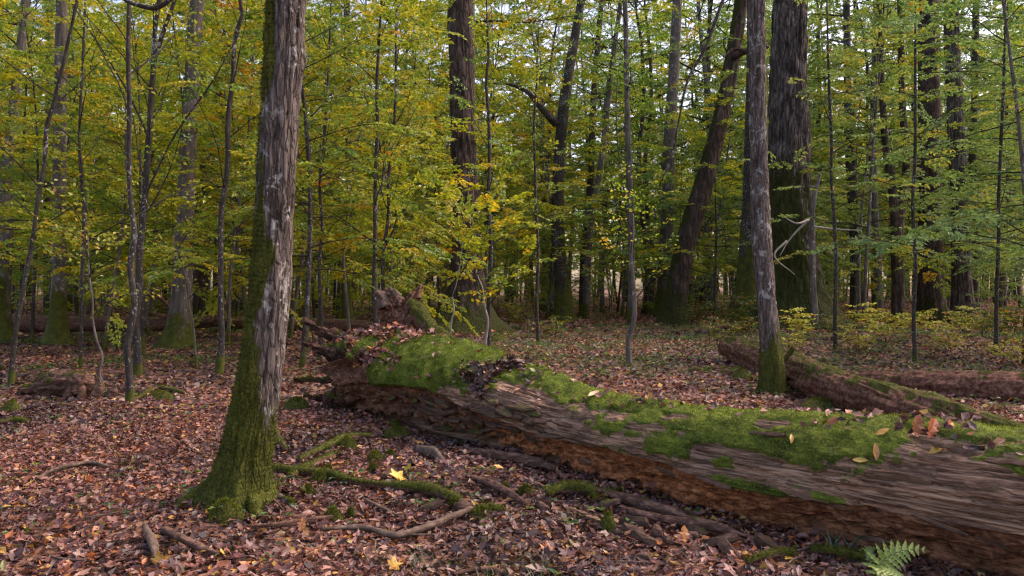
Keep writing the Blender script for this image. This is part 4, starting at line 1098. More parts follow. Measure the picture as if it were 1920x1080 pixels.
# bare slim stems crowding the distance
def stem_proto(seed, H):
    r = np.random.default_rng(seed); f = bent_path(r, H, .8)
    pts = np.array([f(z) for z in np.linspace(-.1, H, 8)])
    V, F, A, N = tube(pts, .05 * (1 - .8 * np.linspace(0, 1, 8)), 6, 20, .004, 6, 4, seed)
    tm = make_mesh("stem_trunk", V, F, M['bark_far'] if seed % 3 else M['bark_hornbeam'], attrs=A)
    cm = build_crown("stem_crown", seed + 5, f, z0=2.0, z1=H, nlimb=12, limb_len=lambda q: 1.5 * (1 - .4 * q), elev=lambda q: .6, spray_L=.8, nt=5, nl=14, ls=.12, pal=PAL['yellow'], spray_step=.7, limb_r=.01, start=.3)
    return tm, cm
STEM = {'yellow': [stem_proto(1301, 7), stem_proto(1302, 6)], 'mixed': [stem_proto(1303, 8), stem_proto(1304, 6)], 'green': [stem_proto(1306, 7)]}
scatter(95, 26, 80, 1.0, STEM, "slim_stem", (.7, 1.5), "slim bare stems in the distance", "bare stem", 0, 1.1)

# low thicket between the far trunks
def thicket_proto(seed, pal, H):
    r = np.random.default_rng(seed); f = bent_path(r, H, .5)
    pts = np.array([f(z) for z in np.linspace(-.1, H, 6)])
    V, F, A, N = tube(pts, .022 * (1 - .8 * np.linspace(0, 1, 6)), 5, 12, .002, 6, 4, seed)
    return (make_mesh("thicket_stem", V, F, M['bark_dark'], attrs=A),
            build_crown("thicket_crown", seed + 5, f, z0=.35, z1=H, nlimb=22, limb_len=lambda q: 1.7 * (1 - .5 * q), elev=lambda q: .35 + .5 * q, spray_L=.8, nt=7, nl=35, ls=.10, pal=PAL[pal], spray_step=.5, limb_r=.009, start=.2))
THK = {p: [thicket_proto(1401 + 10 * i + j, p, 3.0 + j) for j in range(2)] for i, p in enumerate(('yellow', 'mixed', 'green'))}
scatter(125, 27, 70, 1.2, THK, "thicket_bush", (.6, 1.1), "low leafy bushes between the far trunks", "low bush", 0, 1.05)

# the forest beyond, one mass
def far_forest():
    g = Geo(); r = np.random.default_rng(77)
    n = 400
    th = r.uniform(-.80, .80, n); d = r.uniform(105, 175, n)
    x, y = np.sin(th) * d, np.cos(th) * d
    gap = (np.abs(th - .12) < .07) & (r.random(n) < .35)
    x, y = x[~gap], y[~gap]; n = len(x)
    z = terrain(x, y)
    H = r.uniform(17, 27, n)
    b = np.stack([x, y, z - .2], -1); t = b + np.stack([r.normal(0, 1, n), r.normal(0, 1, n), H], -1)
    add_segments(g, b, t, r.uniform(.12, .3, n), .05, 5)
    m = 330
    ii = np.repeat(np.arange(n), m)
    q = r.random(n * m) ** .8
    rad = 3.6 * np.sqrt(r.random(n * m)) * (1 - .5 * q) * (.6 + .4 * np.sin(q * 20 + ii))
    a = r.uniform(0, 6.28, n * m)
    pos = np.stack([x[ii] + np.cos(a) * rad, y[ii] + np.sin(a) * rad, z[ii] + 4.5 + q * (H[ii] - 3)], -1)
    pal = np.concatenate([PAL['yellow'][0], PAL['green'][0]])
    tb = np.where(r.random(n) < np.clip(.75 - x / 120, .2, .9), 0, 5) + r.integers(0, 4, n)
    c = pal[tb[ii]] * (.7 + .6 * r.random((n * m, 1)))
    sz = r.uniform(.6, 1.1, n * m)
    add_leaves(g, pos, r.normal(0, 1, (n * m, 3)) * [1, 1, .5], np.array([0, 0, 1]) + r.normal(0, .45, (n * m, 3)), sz, sz * .6, c, .1)
    tag(link("far_woods", g.mesh("far_woods", [M['leaf'], M['twig']])), "hazy mass of distant autumn forest closing the view between all the trunks", "forest", kind="stuff")
far_forest()
R.seed(8)
# ------------------------------------------------------------------ other logs, stumps and dead wood
def log_piece(name, label, pts, rads, mat, cat="log", nu=40, nv=160, moss_amt=.5, seed=1, rough=.04, ridge=.02, rfreq=20, blades=8000, group=None, stretch=6, part="trunk", blen=(.008, .02), lobes=.15, freq=16):
    Wp = [np.asarray(p) for p in pts]
    base = thing(name, (Wp[0][0], Wp[0][1], tz(Wp[0][0], Wp[0][1])), label, cat, group)
    limb(part, base, Wp, rads, mat, nu, nv, moss_amt, True, seed, rough, freq, stretch, blades, ridge, rfreq, lobes, blen=blen)
    return base
# second log behind tree B, from (1365,650) to the right edge
l2 = log_piece("fallen_log", "reddish brown fallen trunk behind the slim grey tree, slanting down to the right", [P(1362, 652, 14.6), P(1400, 668, 13.6), P(1470, 692, 12.0), P(1560, 724, 9.9), P(1690, 764, 8.2), P(1800, 800, 7.3), P(1960, 855, 6.5)],
          [.18, .29, .29, .25, .23, .21, .2], M['red_rot'], moss_amt=.50, seed=401, blades=22000, rough=.05, nu=70, nv=260, ridge=.035, stretch=14, rfreq=26, freq=10)
limb("branch_stub", l2, [P(1468, 700, 11.6), P(1477, 672, 11.5), P(1488, 650, 11.4)], [.06, .05, .02], M['rotten'], 12, 30, .8, False, 402, .01, 30, 2, 600)
limb("branch_stub", l2, [P(1532, 715, 10.6), P(1536, 690, 10.6), P(1547, 672, 10.6)], [.07, .05, .03], M['rotten'], 16, 30, .6, False, 403, .01, 30, 2, 900)
l3 = log_piece("fallen_log", "dark red-brown fallen trunk lying level at the right, farther than the slanting one", [P(1570, 708, 12.0), P(1640, 720, 11.7), P(1760, 728, 11.0), P(1900, 736, 10.4), P(2100, 748, 9.8)],
          [.12, .23, .26, .27, .27], M['red_rot'], moss_amt=.30, seed=411, blades=7000, rough=.05, nu=50, nv=220, ridge=.035, stretch=14, rfreq=26, freq=10)
l4 = log_piece("fallen_log", "far fallen trunk with a moss cap lying across the left background", [P(-60, 606, 25.5), P(60, 606, 25), P(200, 607, 24.6), P(330, 606, 24.4), P(430, 600, 24.4)],
          [.26, .27, .25, .22, .18], M['rotten'], moss_amt=.36, seed=421, blades=6000, rough=.03, nu=36, nv=180)
l5 = log_piece("fallen_log", "dark far trunk section lying between nearest tree and broken stump", [P(425, 606, 25), P(560, 608, 25), P(680, 610, 25), P(712, 612, 25)],
          [.20, .20, .17, .12], M['rotten'], moss_amt=.4, seed=431, blades=2000, rough=.03, nu=26, nv=90)
limb("broken_root", l5, [P(430, 600, 24.6), P(400, 575, 24.4), P(380, 548, 24.4)], [.07, .05, .015], M['rotten'], 10, 30, 0, True, 432, .02, 15, 2)
limb("broken_root", l4, [P(330, 590, 24.4), P(300, 560, 24.2), P(262, 552, 24.1)], [.06, .04, .012], M['rotten'], 10, 30, 0, True, 433, .02, 15, 2)
limb("broken_root", l4, [P(400, 600, 24.2), P(330, 600, 24.0), P(280, 585, 23.9)], [.14, .08, .02], M['rotten'], 12, 30, .2, True, 434, .03, 15, 2)
# rotten heap left of tree B
hp = log_piece("rotten_log", "short crumbling black log with leaves and seedlings on it, left of slim grey tree", [P(1272, 712, 12.9), P(1300, 708, 12.7), P(1360, 706, 12.6), P(1425, 704, 12.4)], [.08, .13, .12, .10], M['rotten'], nu=40, nv=90, moss_amt=.4, seed=441, rough=.07, ridge=.05, blades=5000, lobes=.4)
limb("wood_chunk", hp, [P(1270, 700, 12.7), P(1330, 694, 12.8), P(1420, 692, 12.8)], [.03, .07, .04], M['rotten'], 20, 60, .6, True, 442, .04, 18, 2, 2500, .02, 18, .4)
log_piece("fallen_branch", "dark bare pole lying on leaves behind the rotten short log", [P(1236, 676, 15.6), P(1290, 679, 15.3), P(1345, 680, 15.1)], [.05, .055, .035], M['rotten'], cat="branch", nu=12, nv=50, moss_amt=0, seed=451, rough=.02, blades=0)
# stump behind the great log
st = thing("broken_stump", P(745, 640, 10.1) * [1, 1, 0] + [0, 0, tz(-1.45, 10.1)], "shattered old stump with splintered top behind the log's broken end", "stump")
limb("stump", st, [P(772, 720, 10.2), P(762, 640, 10.15), P(745, 590, 10.1), P(728, 556, 10.1), P(722, 546, 10.1)], [.40, .34, .24, .17, .06], M['red_rot'], 80, 110, .12, True, 461, .06, 16, 4, 1500, .06, 22, .35)
limb("splinter", st, [P(795, 660, 10.0), P(778, 600, 10.0), P(776, 560, 10.0), P(789, 534, 10.0)], [.26, .17, .11, .015], M['red_rot'], 60, 90, .1, True, 462, .04, 18, 8, 0, .045, 30, .35)
limb("splinter", st, [P(722, 575, 10.0), P(712, 553, 10.0), P(702, 548, 10.0)], [.12, .07, .02], M['bark_stick'], 20, 30, .0, True, 463, .04, 14, 3, 0, .02, 24, .35)
limb("splinter", st, [P(745, 565, 10.0), P(738, 548, 10.0), P(729, 541, 10.0)], [.09, .06, .02], M['bark_stick'], 20, 30, .0, True, 464, .04, 14, 3, 0, .02, 24, .35)
limb("mossy_root", st, [P(770, 568, 9.85), P(788, 592, 9.7), P(818, 632, 9.5), P(850, 655, 9.3), P(900, 680, 9.1)], [.05, .10, .10, .11, .08], M['rotten'], 30, 90, .85, True, 465, .05, 12, 2, 9000, 0, 14, .35)
# low rotten stump on the left
s2 = log_piece("rotten_stump", "low crumbling mossy stump and its fallen half, left among the leaves", [P(12, 752, 10.4), P(60, 735, 10.4), P(110, 722, 10.3), P(165, 720, 10.2)], [.03, .12, .20, .17], M['rotten'], cat="stump", nu=44, nv=90, moss_amt=.45, seed=471, rough=.05, ridge=.05, blades=9000, lobes=.35)
for k, (a, b, r) in enumerate([((128, 745), (133, 705), .06), ((152, 748), (150, 712), .05), ((178, 745), (186, 708), .055), ((205, 745), (216, 722), .05), ((140, 735), (160, 700), .05)]):
    limb("splinter", s2, [P(*a, 10.1), P((a[0] + b[0]) / 2 + 3, (a[1] + b[1]) / 2, 10.1), P(*b, 10.1)], [r * 1.3, r, r * .25], M['rotten'], 14, 30, .4, True, 480 + k, .02, 20, 4, 500, .01)

# mossy and bare sticks lying on the forest floor.  (px, py) on the ground, radius in m
def gp(px, py, r): q = G(px, py); return q + [0, 0, r * .75 + .03]
STK = [
    ("long mossy branch reaching out from the nearest tree's right side", [(500, 886), (560, 895), (620, 903), (660, 915), (735, 925), (800, 932), (862, 948)], [.022, .03, .034, .02, .024, .040, .022], .9, 5200, 'rotten'),
    ("pale weathered branch with a knobbed end, lying in the centre foreground", [(600, 1003), (680, 998), (745, 1010), (800, 995), (850, 975), (884, 962)], [.012, .018, .022, .024, .025, .022], 0, 0, 'bark_stick'),
    ("dark thick curved stick lying below the nearest tree's roots", [(306, 1015), (345, 1032), (385, 1048), (408, 1052)], [.022, .024, .02, .01], 0, 0, 'rotten'),
    ("knobbly upright-ended piece of brown wood in the leaves, bottom left", [(272, 1010), (286, 1035), (293, 1062)], [.020, .026, .018], 0, 0, 'bark_stick'),
    ("flat brown stick left of the nearest tree, half under leaves", [(68, 905), (120, 885), (170, 877), (203, 880)], [.012, .02, .022, .012], 0, 0, 'bark_stick'),
    ("mossy stick slanting up beside the cluster of moss clumps", [(545, 905), (575, 885), (625, 862), (640, 855)], [.02, .028, .022, .01], .8, 1500, 'rotten'),
    ("thick mossy stick below the log's hollow, among moss clumps", [(560, 870), (610, 850), (660, 832), (700, 828)], [.02, .03, .034, .02], .8, 1800, 'rotten'),
    ("greenish barked stick leaning at the nearest tree's right foot", [(512, 812), (524, 835), (536, 850)], [.03, .03, .02], .5, 600, 'rotten'),
    ("thin straight stick lying across behind the moss clumps", [(528, 810), (600, 812), (668, 818), (720, 825)], [.008, .011, .010, .006], 0, 0, 'bark_stick'),
    ("short bare stick under the maple leaf, pointing right", [(680, 945), (715, 960), (752, 975)], [.012, .014, .008], 0, 0, 'bark_stick'),
    ("long low brown stick left of the pale branch", [(470, 1005), (540, 998), (610, 985), (640, 975)], [.012, .018, .018, .008], 0, 0, 'rotten'),
    ("chunky brown wood slab in the leaves below the bark plates", [(780, 850), (812, 862), (832, 876)], [.03, .045, .02], 0, 0, 'bark_stick'),
    ("dark wood piece lying right of the brown wood slab", [(880, 905), (930, 925), (985, 950)], [.02, .036, .018], .1, 0, 'rotten'),
    ("mossy lump of branch in the leaves below the orange rot", [(1025, 935), (1065, 930), (1110, 935), (1118, 940)], [.025, .042, .04, .01], .95, 2600, 'rotten'),
    ("mossy forked twig right of the mossy lump", [(1115, 945), (1150, 935), (1170, 930)], [.012, .02, .012], .9, 900, 'rotten'),
    ("long dark strip of bark lying along the log's foot, left part", [(860, 850), (930, 868), (1000, 880), (1040, 890)], [.02, .04, .04, .02], 0, 0, 'rotten'),
    ("dark bark strip lying along the log's foot, centre", [(1090, 925), (1180, 950), (1260, 975), (1300, 990)], [.02, .035, .035, .02], .15, 300, 'rotten'),
    ("torn bark strip lying along the log's foot, right part", [(1150, 955), (1250, 985), (1330, 1000), (1400, 1020)], [.015, .03, .03, .015], .1, 0, 'rotten'),
    ("mossy stick in front of the fern, at the bottom edge", [(1520, 1050), (1570, 1058), (1620, 1066)], [.018, .024, .02], .9, 1500, 'rotten'),
    ("mossy stick left of the sedge tuft near the bottom edge", [(1400, 1068), (1445, 1058), (1490, 1053)], [.012, .02, .014], .9, 1200, 'rotten'),
    ("tiny mossy stick on the far left of the leaves", [(0, 800), (28, 797), (52, 800)], [.02, .03, .02], .8, 700, 'rotten'),
    ("mossy fallen stick by the lichen stem's foot", [(250, 762), (300, 745), (345, 752)], [.015, .03, .02], .9, 1400, 'rotten'),
    ("fallen twig between the curved-foot stem and the tall grey tree", [(370, 705), (400, 718), (432, 730)], [.012, .018, .012], .1, 0, 'rotten'),
    ("dark stick near the bottom centre under grass blades", [(850, 1078), (900, 1072), (960, 1076)], [.01, .016, .01], .1, 0, 'rotten'),
    ("short dark stick lying right of the pale weathered branch", [(900, 985), (915, 1010), (925, 1030)], [.012, .016, .010], .3, 200, 'bark_stick'),
    ("mossy bump of wood right of the pale branch's knob", [(888, 970), (920, 962), (950, 966)], [.02, .03, .015], .9, 900, 'rotten'),
    ("brown curved stick lying near the left corner", [(0, 985), (60, 975), (110, 982)], [.006, .009, .006], 0, 0, 'bark_stick'),
]
for k, (lab, pts, rads, ms, bl, mt) in enumerate(STK):
    pts = [gp(*p, r) for p, r in zip(pts, rads)]
    cat = "branch" if len(pts) > 3 else "stick"
    log_piece("fallen_branch", lab, pts, rads, M[mt], cat=cat, nu=14, nv=60, moss_amt=ms, seed=600 + k, rough=.008, ridge=.004, rfreq=60, blades=bl, part="wood", blen=(.008, .024), lobes=.3, freq=40)
# anonymous twigs
lmt = sorted((px, d) for px, d in NAMED if d)
def near_ref(px): return min(lmt, key=lambda q: abs(q[0] - px))[1]
tw = {}
for k in range(60):
    px, py = R.uniform(0, 1920), R.choice([R.uniform(640, 760), R.uniform(760, 1070)])
    p = G(px, py)
    if hit_log(px, py) is not None: continue
    a = R.uniform(0, 6.28); L = R.uniform(.15, .6)
    pts = [p + np.array([math.cos(a + R.uniform(-.3, .3)) * L * t, math.sin(a + R.uniform(-.3, .3)) * L * t, .012 + R.uniform(0, .03)]) for t in (0, .5, 1)]
    o = limb("fallen_twig", None, pts, [.005, .006, .002], M['bark_stick'], 6, 14, 0, True, 900 + k, .002)
    key = ("long" if L > .42 else ("short" if L < .26 else "thin"), "far below" if py > 860 else "just below", near_ref(px))
    tw[key] = tw.get(key, 0) + 1
    tag(o, ("" if tw[key] == 1 else ["", "", "second ", "third ", "fourth ", "fifth "][min(tw[key], 5)]) + f"{key[0]} dry twig {key[1]} {key[2]}", "twig", "dry twigs strewn over the leaves")

# moss clumps on the ground
def moss_clump(px, py, rx, ry, h, blades, label):
    p = G(px, py)
    n = 26
    a, b = np.meshgrid(np.linspace(0, 2 * np.pi, n, endpoint=False), np.linspace(0, 1, 10), indexing='ij')
    x, y = np.cos(a) * b * rx, np.sin(a) * b * ry
    nz = fbm(np.stack([x * 9 + px, y * 9, 0 * x], -1), 41, 3)
    z = (h + .035) * (1 - b ** 2) * (.6 + nz) - .01 + .02 * (1 - b ** 4)
    V = np.stack([x, y, z], -1)
    idx = np.arange(V[..., 0].size).reshape(V.shape[:2])
    Q = np.stack([idx[:, :-1], idx[:, 1:], np.roll(idx, -1, 0)[:, 1:], np.roll(idx, -1, 0)[:, :-1]], -1).reshape(-1, 4)
    Vf = V.reshape(-1, 3)
    rx, ry, h, blades = rx * 1.35, ry * 1.5, h * 1.3, int(blades * 1.8)
    root = thing("moss_clump", p, label, "moss", "moss clumps on the forest floor")
    link("cushion", make_mesh("moss_cushion", Vf, [Q], M['rotten'], attrs={"moss": np.ones(len(Vf))}), root)
    g = moss_on(Vf, np.tile([0, 0, 1.0], (len(Vf), 1)), np.ones(len(Vf)), blades, L=(.012, .028), spread=1.1)
    tag(link("moss_tips", g.mesh("moss_tips", M['moss_blade']), root), kind="stuff")
for a in [(425, 985, .13, .08, .05, 1800, "moss clump directly below the nearest tree's roots"), (555, 780, .17, .12, .09, 2200, "rounded moss clump left of the log's broken end"),
          (705, 868, .10, .07, .05, 1200, "moss clump right of the two mossy sticks"), (650, 845, .13, .07, .05, 1400, "moss patch below the log's hollow mouth"),
          (745, 822, .14, .07, .06, 1500, "moss mound beneath the first bark plates"), (905, 968, .10, .06, .03, 1000, "flat moss patch at the pale branch's knob"),
          (740, 808, .08, .06, .05, 800, "little moss cushion tucked under the log's left end"), (1390, 722, .20, .13, .08, 1400, "moss cushion in front of the rotten short log"),
          (1540, 770, .30, .2, .08, 2600, "wide moss patch between the great log and the slanting one"), (300, 755, .2, .1, .05, 1500, "moss patch right of the lichen stem's foot"),
          (1140, 985, .06, .05, .04, 600, "small moss tuft under the bark strips"), (22, 775, .15, .1, .06, 1000, "moss cushion below the low rotten stump"),
          (600, 905, .09, .05, .05, 900, "moss clump on the long mossy branch"), (930, 645, .35, .2, .10, 1500, "mossy hump beside the dark oak's foot")]:
    moss_clump(*a)

for k in range(16):
    px, py = R.uniform(520, 1120), R.uniform(815, 985)
    if py < 815 + (px - 700) * .25 or hit_log(px, py) is not None: continue
    s = R.uniform(.35, .8)
    moss_clump(px, py, .10 * s, .06 * s, .03 * s, int(900 * s), f"{['tiny', 'little', 'small'][k % 3]} {['flat', 'rounded', 'ragged', 'tufted'][k // 3 % 4]} moss cushion in the leaves {['below the long mossy branch', 'between the long mossy branch and the log'][int(py < 890 + (px - 500) * .15)]}")
# crumbled bark and wood strewn along the foot of the log
frag = slabs + spl[:2]
for k in range(44):
    u = R.random()
    px = 640 + u * 800; py = 800 + u * 195 + R.uniform(8, 75) * (1 if R.random() < .8 else 1.6)
    if hit_log(px, py) is not None: continue
    p = G(px, py)
    o = link("bark_fragment", frag[k % len(frag)], None)
    sp_ = k % len(frag) >= len(slabs)
    s = R.uniform(.6, 1.3)
    sc_ = (R.uniform(.12, .28), R.uniform(.05, .10), .14, 1) if sp_ else (s * R.uniform(.9, 1.8), s, s, 1)
    a = log_yaw + R.gauss(0, .7)
    o.matrix_basis = Matrix.Translation(Vector(p + [0, 0, R.uniform(.02, .045)])) @ orient([R.gauss(0, .3), R.gauss(0, .3), 1], [math.cos(a), math.sin(a), 0]) @ Matrix.Diagonal(sc_)
    third = ["under the bark plates", "below the orange rot", "at the log's foot near the sedge"][min(2, int(u * 3))]
    tag(o, f"{['small', 'broad', 'half buried', 'tilted'][k // 3 % 4]} {'wood splinter' if sp_ else 'dark bark chunk'} in the leaves {third}", "bark", "crumbled bark and wood along the log's foot")

# ------------------------------------------------------------------ fallen leaves
LP = np.array([[.23, .095, .074], [.16, .062, .050], [.105, .042, .036], [.26, .125, .098], [.055, .027, .024], [.36, .125, .042], [.46, .27, .05], [.36, .21, .15], [.17, .17, .05]])
LPW = np.array([.22, .21, .17, .12, .12, .065, .03, .05, .015]); LPW = LPW / LPW.sum()

def leaf_shape(kind, r):
    """outline in unit length, centre fan; returns V, T"""
    if kind == 'oval':
        x = np.array([0, .15, .45, .8, 1, .8, .45, .15]); y = np.array([0, .11, .21, .13, 0, -.13, -.21, -.11])
    elif kind == 'oak':
        x = np.array([0, .12, .2, .3, .38, .48, .55, .66, .74, .86, 1.0, .86, .74, .66, .55, .48, .38, .3, .2, .12])
        y = np.array([0, .05, .17, .10, .27, .14, .33, .16, .25, .14, 0, -.14, -.25, -.16, -.33, -.14, -.27, -.10, -.17, -.05])
    else:
        a = np.radians([180, 150, 118, 96, 78, 62, 44, 22, 10, 0, -10, -22, -44, -62, -78, -96, -118, -150])
        q = np.array([.18, .30, .52, .33, .50, .66, .40, .42, .55, .78, .55, .42, .40, .66, .50, .33, .52, .30])
        x = .32 + np.cos(a) * q * .85; y = np.sin(a) * q * .9
    cup, curl = r.uniform(-.5, .8), r.uniform(-.6, .6)
    x = x + r.normal(0, .012, len(x)); y = y + r.normal(0, .012, len(y))
    z = cup * y ** 2 + curl * (x - .5) ** 2 * .6 + r.normal(0, .02, len(x)) + np.where(np.abs(y) > .02, .04, 0)
    V = np.stack([x, y, z], -1)
    V = np.concatenate([V, [[.30, 0, 0], [.62, 0, -.0]]])
    n = len(x); i = np.arange(n); j = (i + 1) % n
    c = np.where((x[i] + x[j]) / 2 < .46, n, n + 1)
    T = [[a_, b_, c_] for a_, b_, c_ in zip(i, j, c)]
    for k in range(n):       # bridge between the two centres
        if c[k] != c[(k + 1) % n]: T.append([(k + 1) % n, c[(k + 1) % n], c[k]])
    return V, np.array(T)

def litter(name, n, samp, size, shapes, pal, palw, tilt=.35, lift=.02, seed=1, sizej=(.6, 1.3)):
    r = np.random.default_rng(seed)
    g = Geo()
    pos, nor = samp(r, n)
    n = len(pos)
    which = r.integers(0, len(shapes), n)
    az = r.uniform(0, 2 * np.pi, n)
    Z = nrm(nor + r.normal(0, tilt, (n, 3)))
    X = np.stack([np.cos(az), np.sin(az), 0 * az], -1); X = nrm(X - Z * (X * Z).sum(-1, keepdims=True)); Y = np.cross(Z, X)
    sz = size * r.uniform(*sizej, n)
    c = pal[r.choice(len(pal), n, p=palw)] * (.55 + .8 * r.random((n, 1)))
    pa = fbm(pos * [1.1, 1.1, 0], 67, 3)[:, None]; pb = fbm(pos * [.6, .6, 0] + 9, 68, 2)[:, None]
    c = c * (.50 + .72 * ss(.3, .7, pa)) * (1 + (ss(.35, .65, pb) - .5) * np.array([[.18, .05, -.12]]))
    pos = pos + nor * r.uniform(0, lift, (n, 1))
    for k, (V, T) in enumerate(shapes):
        m = which == k
        if not m.any(): continue
        q = V - [.45, 0, 0]
        W = pos[m][:, None, :] + sz[m][:, None, None] * (q[None, :, 0:1] * X[m][:, None] + q[None, :, 1:2] * Y[m][:, None] + q[None, :, 2:3] * Z[m][:, None])
        nn = m.sum()
        TT = (T[None] + (np.arange(nn) * len(V))[:, None, None]).reshape(-1, 3)
        g.add(W.reshape(-1, 3), T=TT, C=np.repeat(c[m], len(V), axis=0))
    return g

r_ = np.random.default_rng(5)
SH_SMALL = []
for k in range(12):
    cup, cu, w = r_.uniform(-.15, .28), r_.uniform(-.22, .22), r_.uniform(.45, .75)
    SH_SMALL.append((np.array([[0, 0, 0], [.45, w * .5, cup], [1, 0, cu], [.5, -w * .5, cup + r_.uniform(-.1, .1)], [.5, 0, -.02]]), np.array([[0, 4, 1], [1, 4, 2], [2, 4, 3], [3, 4, 0]])))
SH_FLAT = [(np.array([[0, 0, 0], [.45, w * .5, c1], [1, 0, c2], [.5, -w * .5, c1 * .8]]), np.array([[0, 2, 1], [0, 3, 2]])) for w, c1, c2 in zip(r_.uniform(.45, .8, 8), r_.uniform(.0, .25, 8), r_.uniform(-.15, .2, 8))]
SH_BIG = [leaf_shape(k, r_) for k in ('oval', 'oval', 'oval', 'oak', 'oak', 'maple', 'maple', 'maple')]
def tnormal(x, y):
    e = .05
    zx = (terrain(x + e, y) - terrain(x - e, y)) / (2 * e); zy = (terrain(x, y + e) - terrain(x, y - e)) / (2 * e)
    return nrm(np.stack([-zx, -zy, np.ones_like(zx)], -1))
def ground_z(x, y):
    return terrain(x, y) + 0.03 * (fbm(np.stack([x * 5, y * 5, 0 * x], -1), 31, 3) - 0.5) * ss(30, 12, y)
def samp_ground(d0, d1, margin=1.12, clump=.0):
    def f(r, n):
        y = np.sqrt(r.uniform(d0 ** 2, d1 ** 2, n)); x = r.uniform(-.645 * margin, .645 * margin, n) * y
        # not under the great log
        lx_, ly_ = (x - LA[0]) * LE[0] + (y - LA[1]) * LE[1], -(x - LA[0]) * LE[1] + (y - LA[1]) * LE[0]
        keep = ~((np.abs(ly_) < .22) & (lx_ > .3))
        x, y = x[keep], y[keep]
        z = ground_z(x, y)
        pile = np.maximum(0, fbm(np.stack([x * 1.3, y * 1.3, 0 * x], -1), 55, 3) - .5) * .25
        return np.stack([x, y, z + pile * r.random(len(x))], -1), tnormal(x, y)
    return f
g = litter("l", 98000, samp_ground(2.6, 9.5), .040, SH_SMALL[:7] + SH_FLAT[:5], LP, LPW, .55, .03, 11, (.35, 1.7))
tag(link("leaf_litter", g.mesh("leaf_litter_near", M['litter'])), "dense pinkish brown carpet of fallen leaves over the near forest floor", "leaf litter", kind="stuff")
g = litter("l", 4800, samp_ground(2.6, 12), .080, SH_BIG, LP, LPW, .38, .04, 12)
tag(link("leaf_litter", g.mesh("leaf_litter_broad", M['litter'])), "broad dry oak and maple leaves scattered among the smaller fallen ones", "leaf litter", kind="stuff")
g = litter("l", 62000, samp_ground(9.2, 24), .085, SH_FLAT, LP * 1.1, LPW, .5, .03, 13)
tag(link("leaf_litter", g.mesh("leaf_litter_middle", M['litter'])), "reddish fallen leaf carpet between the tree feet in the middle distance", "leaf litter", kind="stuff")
g = litter("l", 42000, samp_ground(23, 70), .17, SH_FLAT, LP * 1.5, LPW, .5, .04, 14)  # far leaf colours raised: sunlight on the distant ground painted into the tint
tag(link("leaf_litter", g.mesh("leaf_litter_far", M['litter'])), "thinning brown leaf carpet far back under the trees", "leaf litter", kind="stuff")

# 220 nearest separate leaves
pieces = []
for k, (kind, ci) in enumerate([('oval', 6), ('oval', 5), ('maple', 0), ('maple', 5), ('oak', 0), ('oak', 3), ('oval', 1), ('maple', 1), ('oak', 1), ('oval', 0), ('maple', 3), ('oval', 8)]):
    V, Tt = leaf_shape(kind, r_)
    pieces.append(make_mesh("leaf", V - [.45, 0, 0], [Tt], M['litter'], smooth=False, cols=np.tile(LP[ci] * r_.uniform(.75, 1.05), (len(V), 1))))
for k in range(230):
    py = 1078 - 260 * R.random() ** 1.3; px = R.uniform(0, 1900)
    if hit_log(px, py) is not None: continue
    p = G(px, py)
    o = link("leaf", R.choice(pieces), floor, p + [0, 0, R.uniform(.025, .05)])
    s = R.uniform(.045, .09)
    o.scale = (s, s * R.uniform(.8, 1.1), s)
    o.rotation_euler = (R.gauss(0, .35), R.gauss(0, .35), R.uniform(0, 6.28))

# leaves that stuck to the great log
def samp_log(cond, n0=1):
    def f(r, n):
        nf = nrm(LW - np.stack([LA[0] + ((LW[:, 0] - LA[0]) * LE[0] + (LW[:, 1] - LA[1]) * LE[1]) * LE[0], LA[1] + ((LW[:, 0] - LA[0]) * LE[0] + (LW[:, 1] - LA[1]) * LE[1]) * LE[1], 0 * LW[:, 0] + .33], -1))
        w = cond(LV, nf, LM)
        w = w * (.03 + ss(.50, .64, fbm(LV * 4.5, 58, 3)))
        i = r.choice(len(LV), n, p=w / w.sum())
        return LW[i] + r.normal(0, .008, (n, 3)), nf[i]
    return f
def c_top(V, nf, mo): return (nf[:, 2] > .55) * 1.0 * (V[:, 0] > .1)
g = litter("l", 750, samp_log(c_top), .062, SH_SMALL + SH_BIG[:3], LP, LPW, .5, .03, 15)
def c_pile(V, nf, mo): return (nf[:, 2] > .35) * np.exp(-((V[:, 0] - 2.62) / .16) ** 2) * ((V[:, 1] < .1))
g2 = litter("l", 420, samp_log(c_pile), .07, SH_SMALL + SH_BIG, LP, LPW, .6, .05, 16)
def c_left(V, nf, mo): return (nf[:, 2] > .72) * ss(1.5, .8, V[:, 0]) * (V[:, 0] > 0)
g3 = litter("l", 900, samp_log(c_left), .075, SH_SMALL + SH_BIG, LP, LPW, .6, .06, 17)
for gg, lab in ((g, "small dead leaves dotted over the great log's moss"), (g2, "cascade of dead leaves spilling over the great log's flank"), (g3, "heap of brown leaves on the log's broken end below the shattered stump")):
    tag(link("leaf_litter", gg.mesh("leaf_litter_on_log", M['litter'])), lab, "leaf litter", kind="stuff")

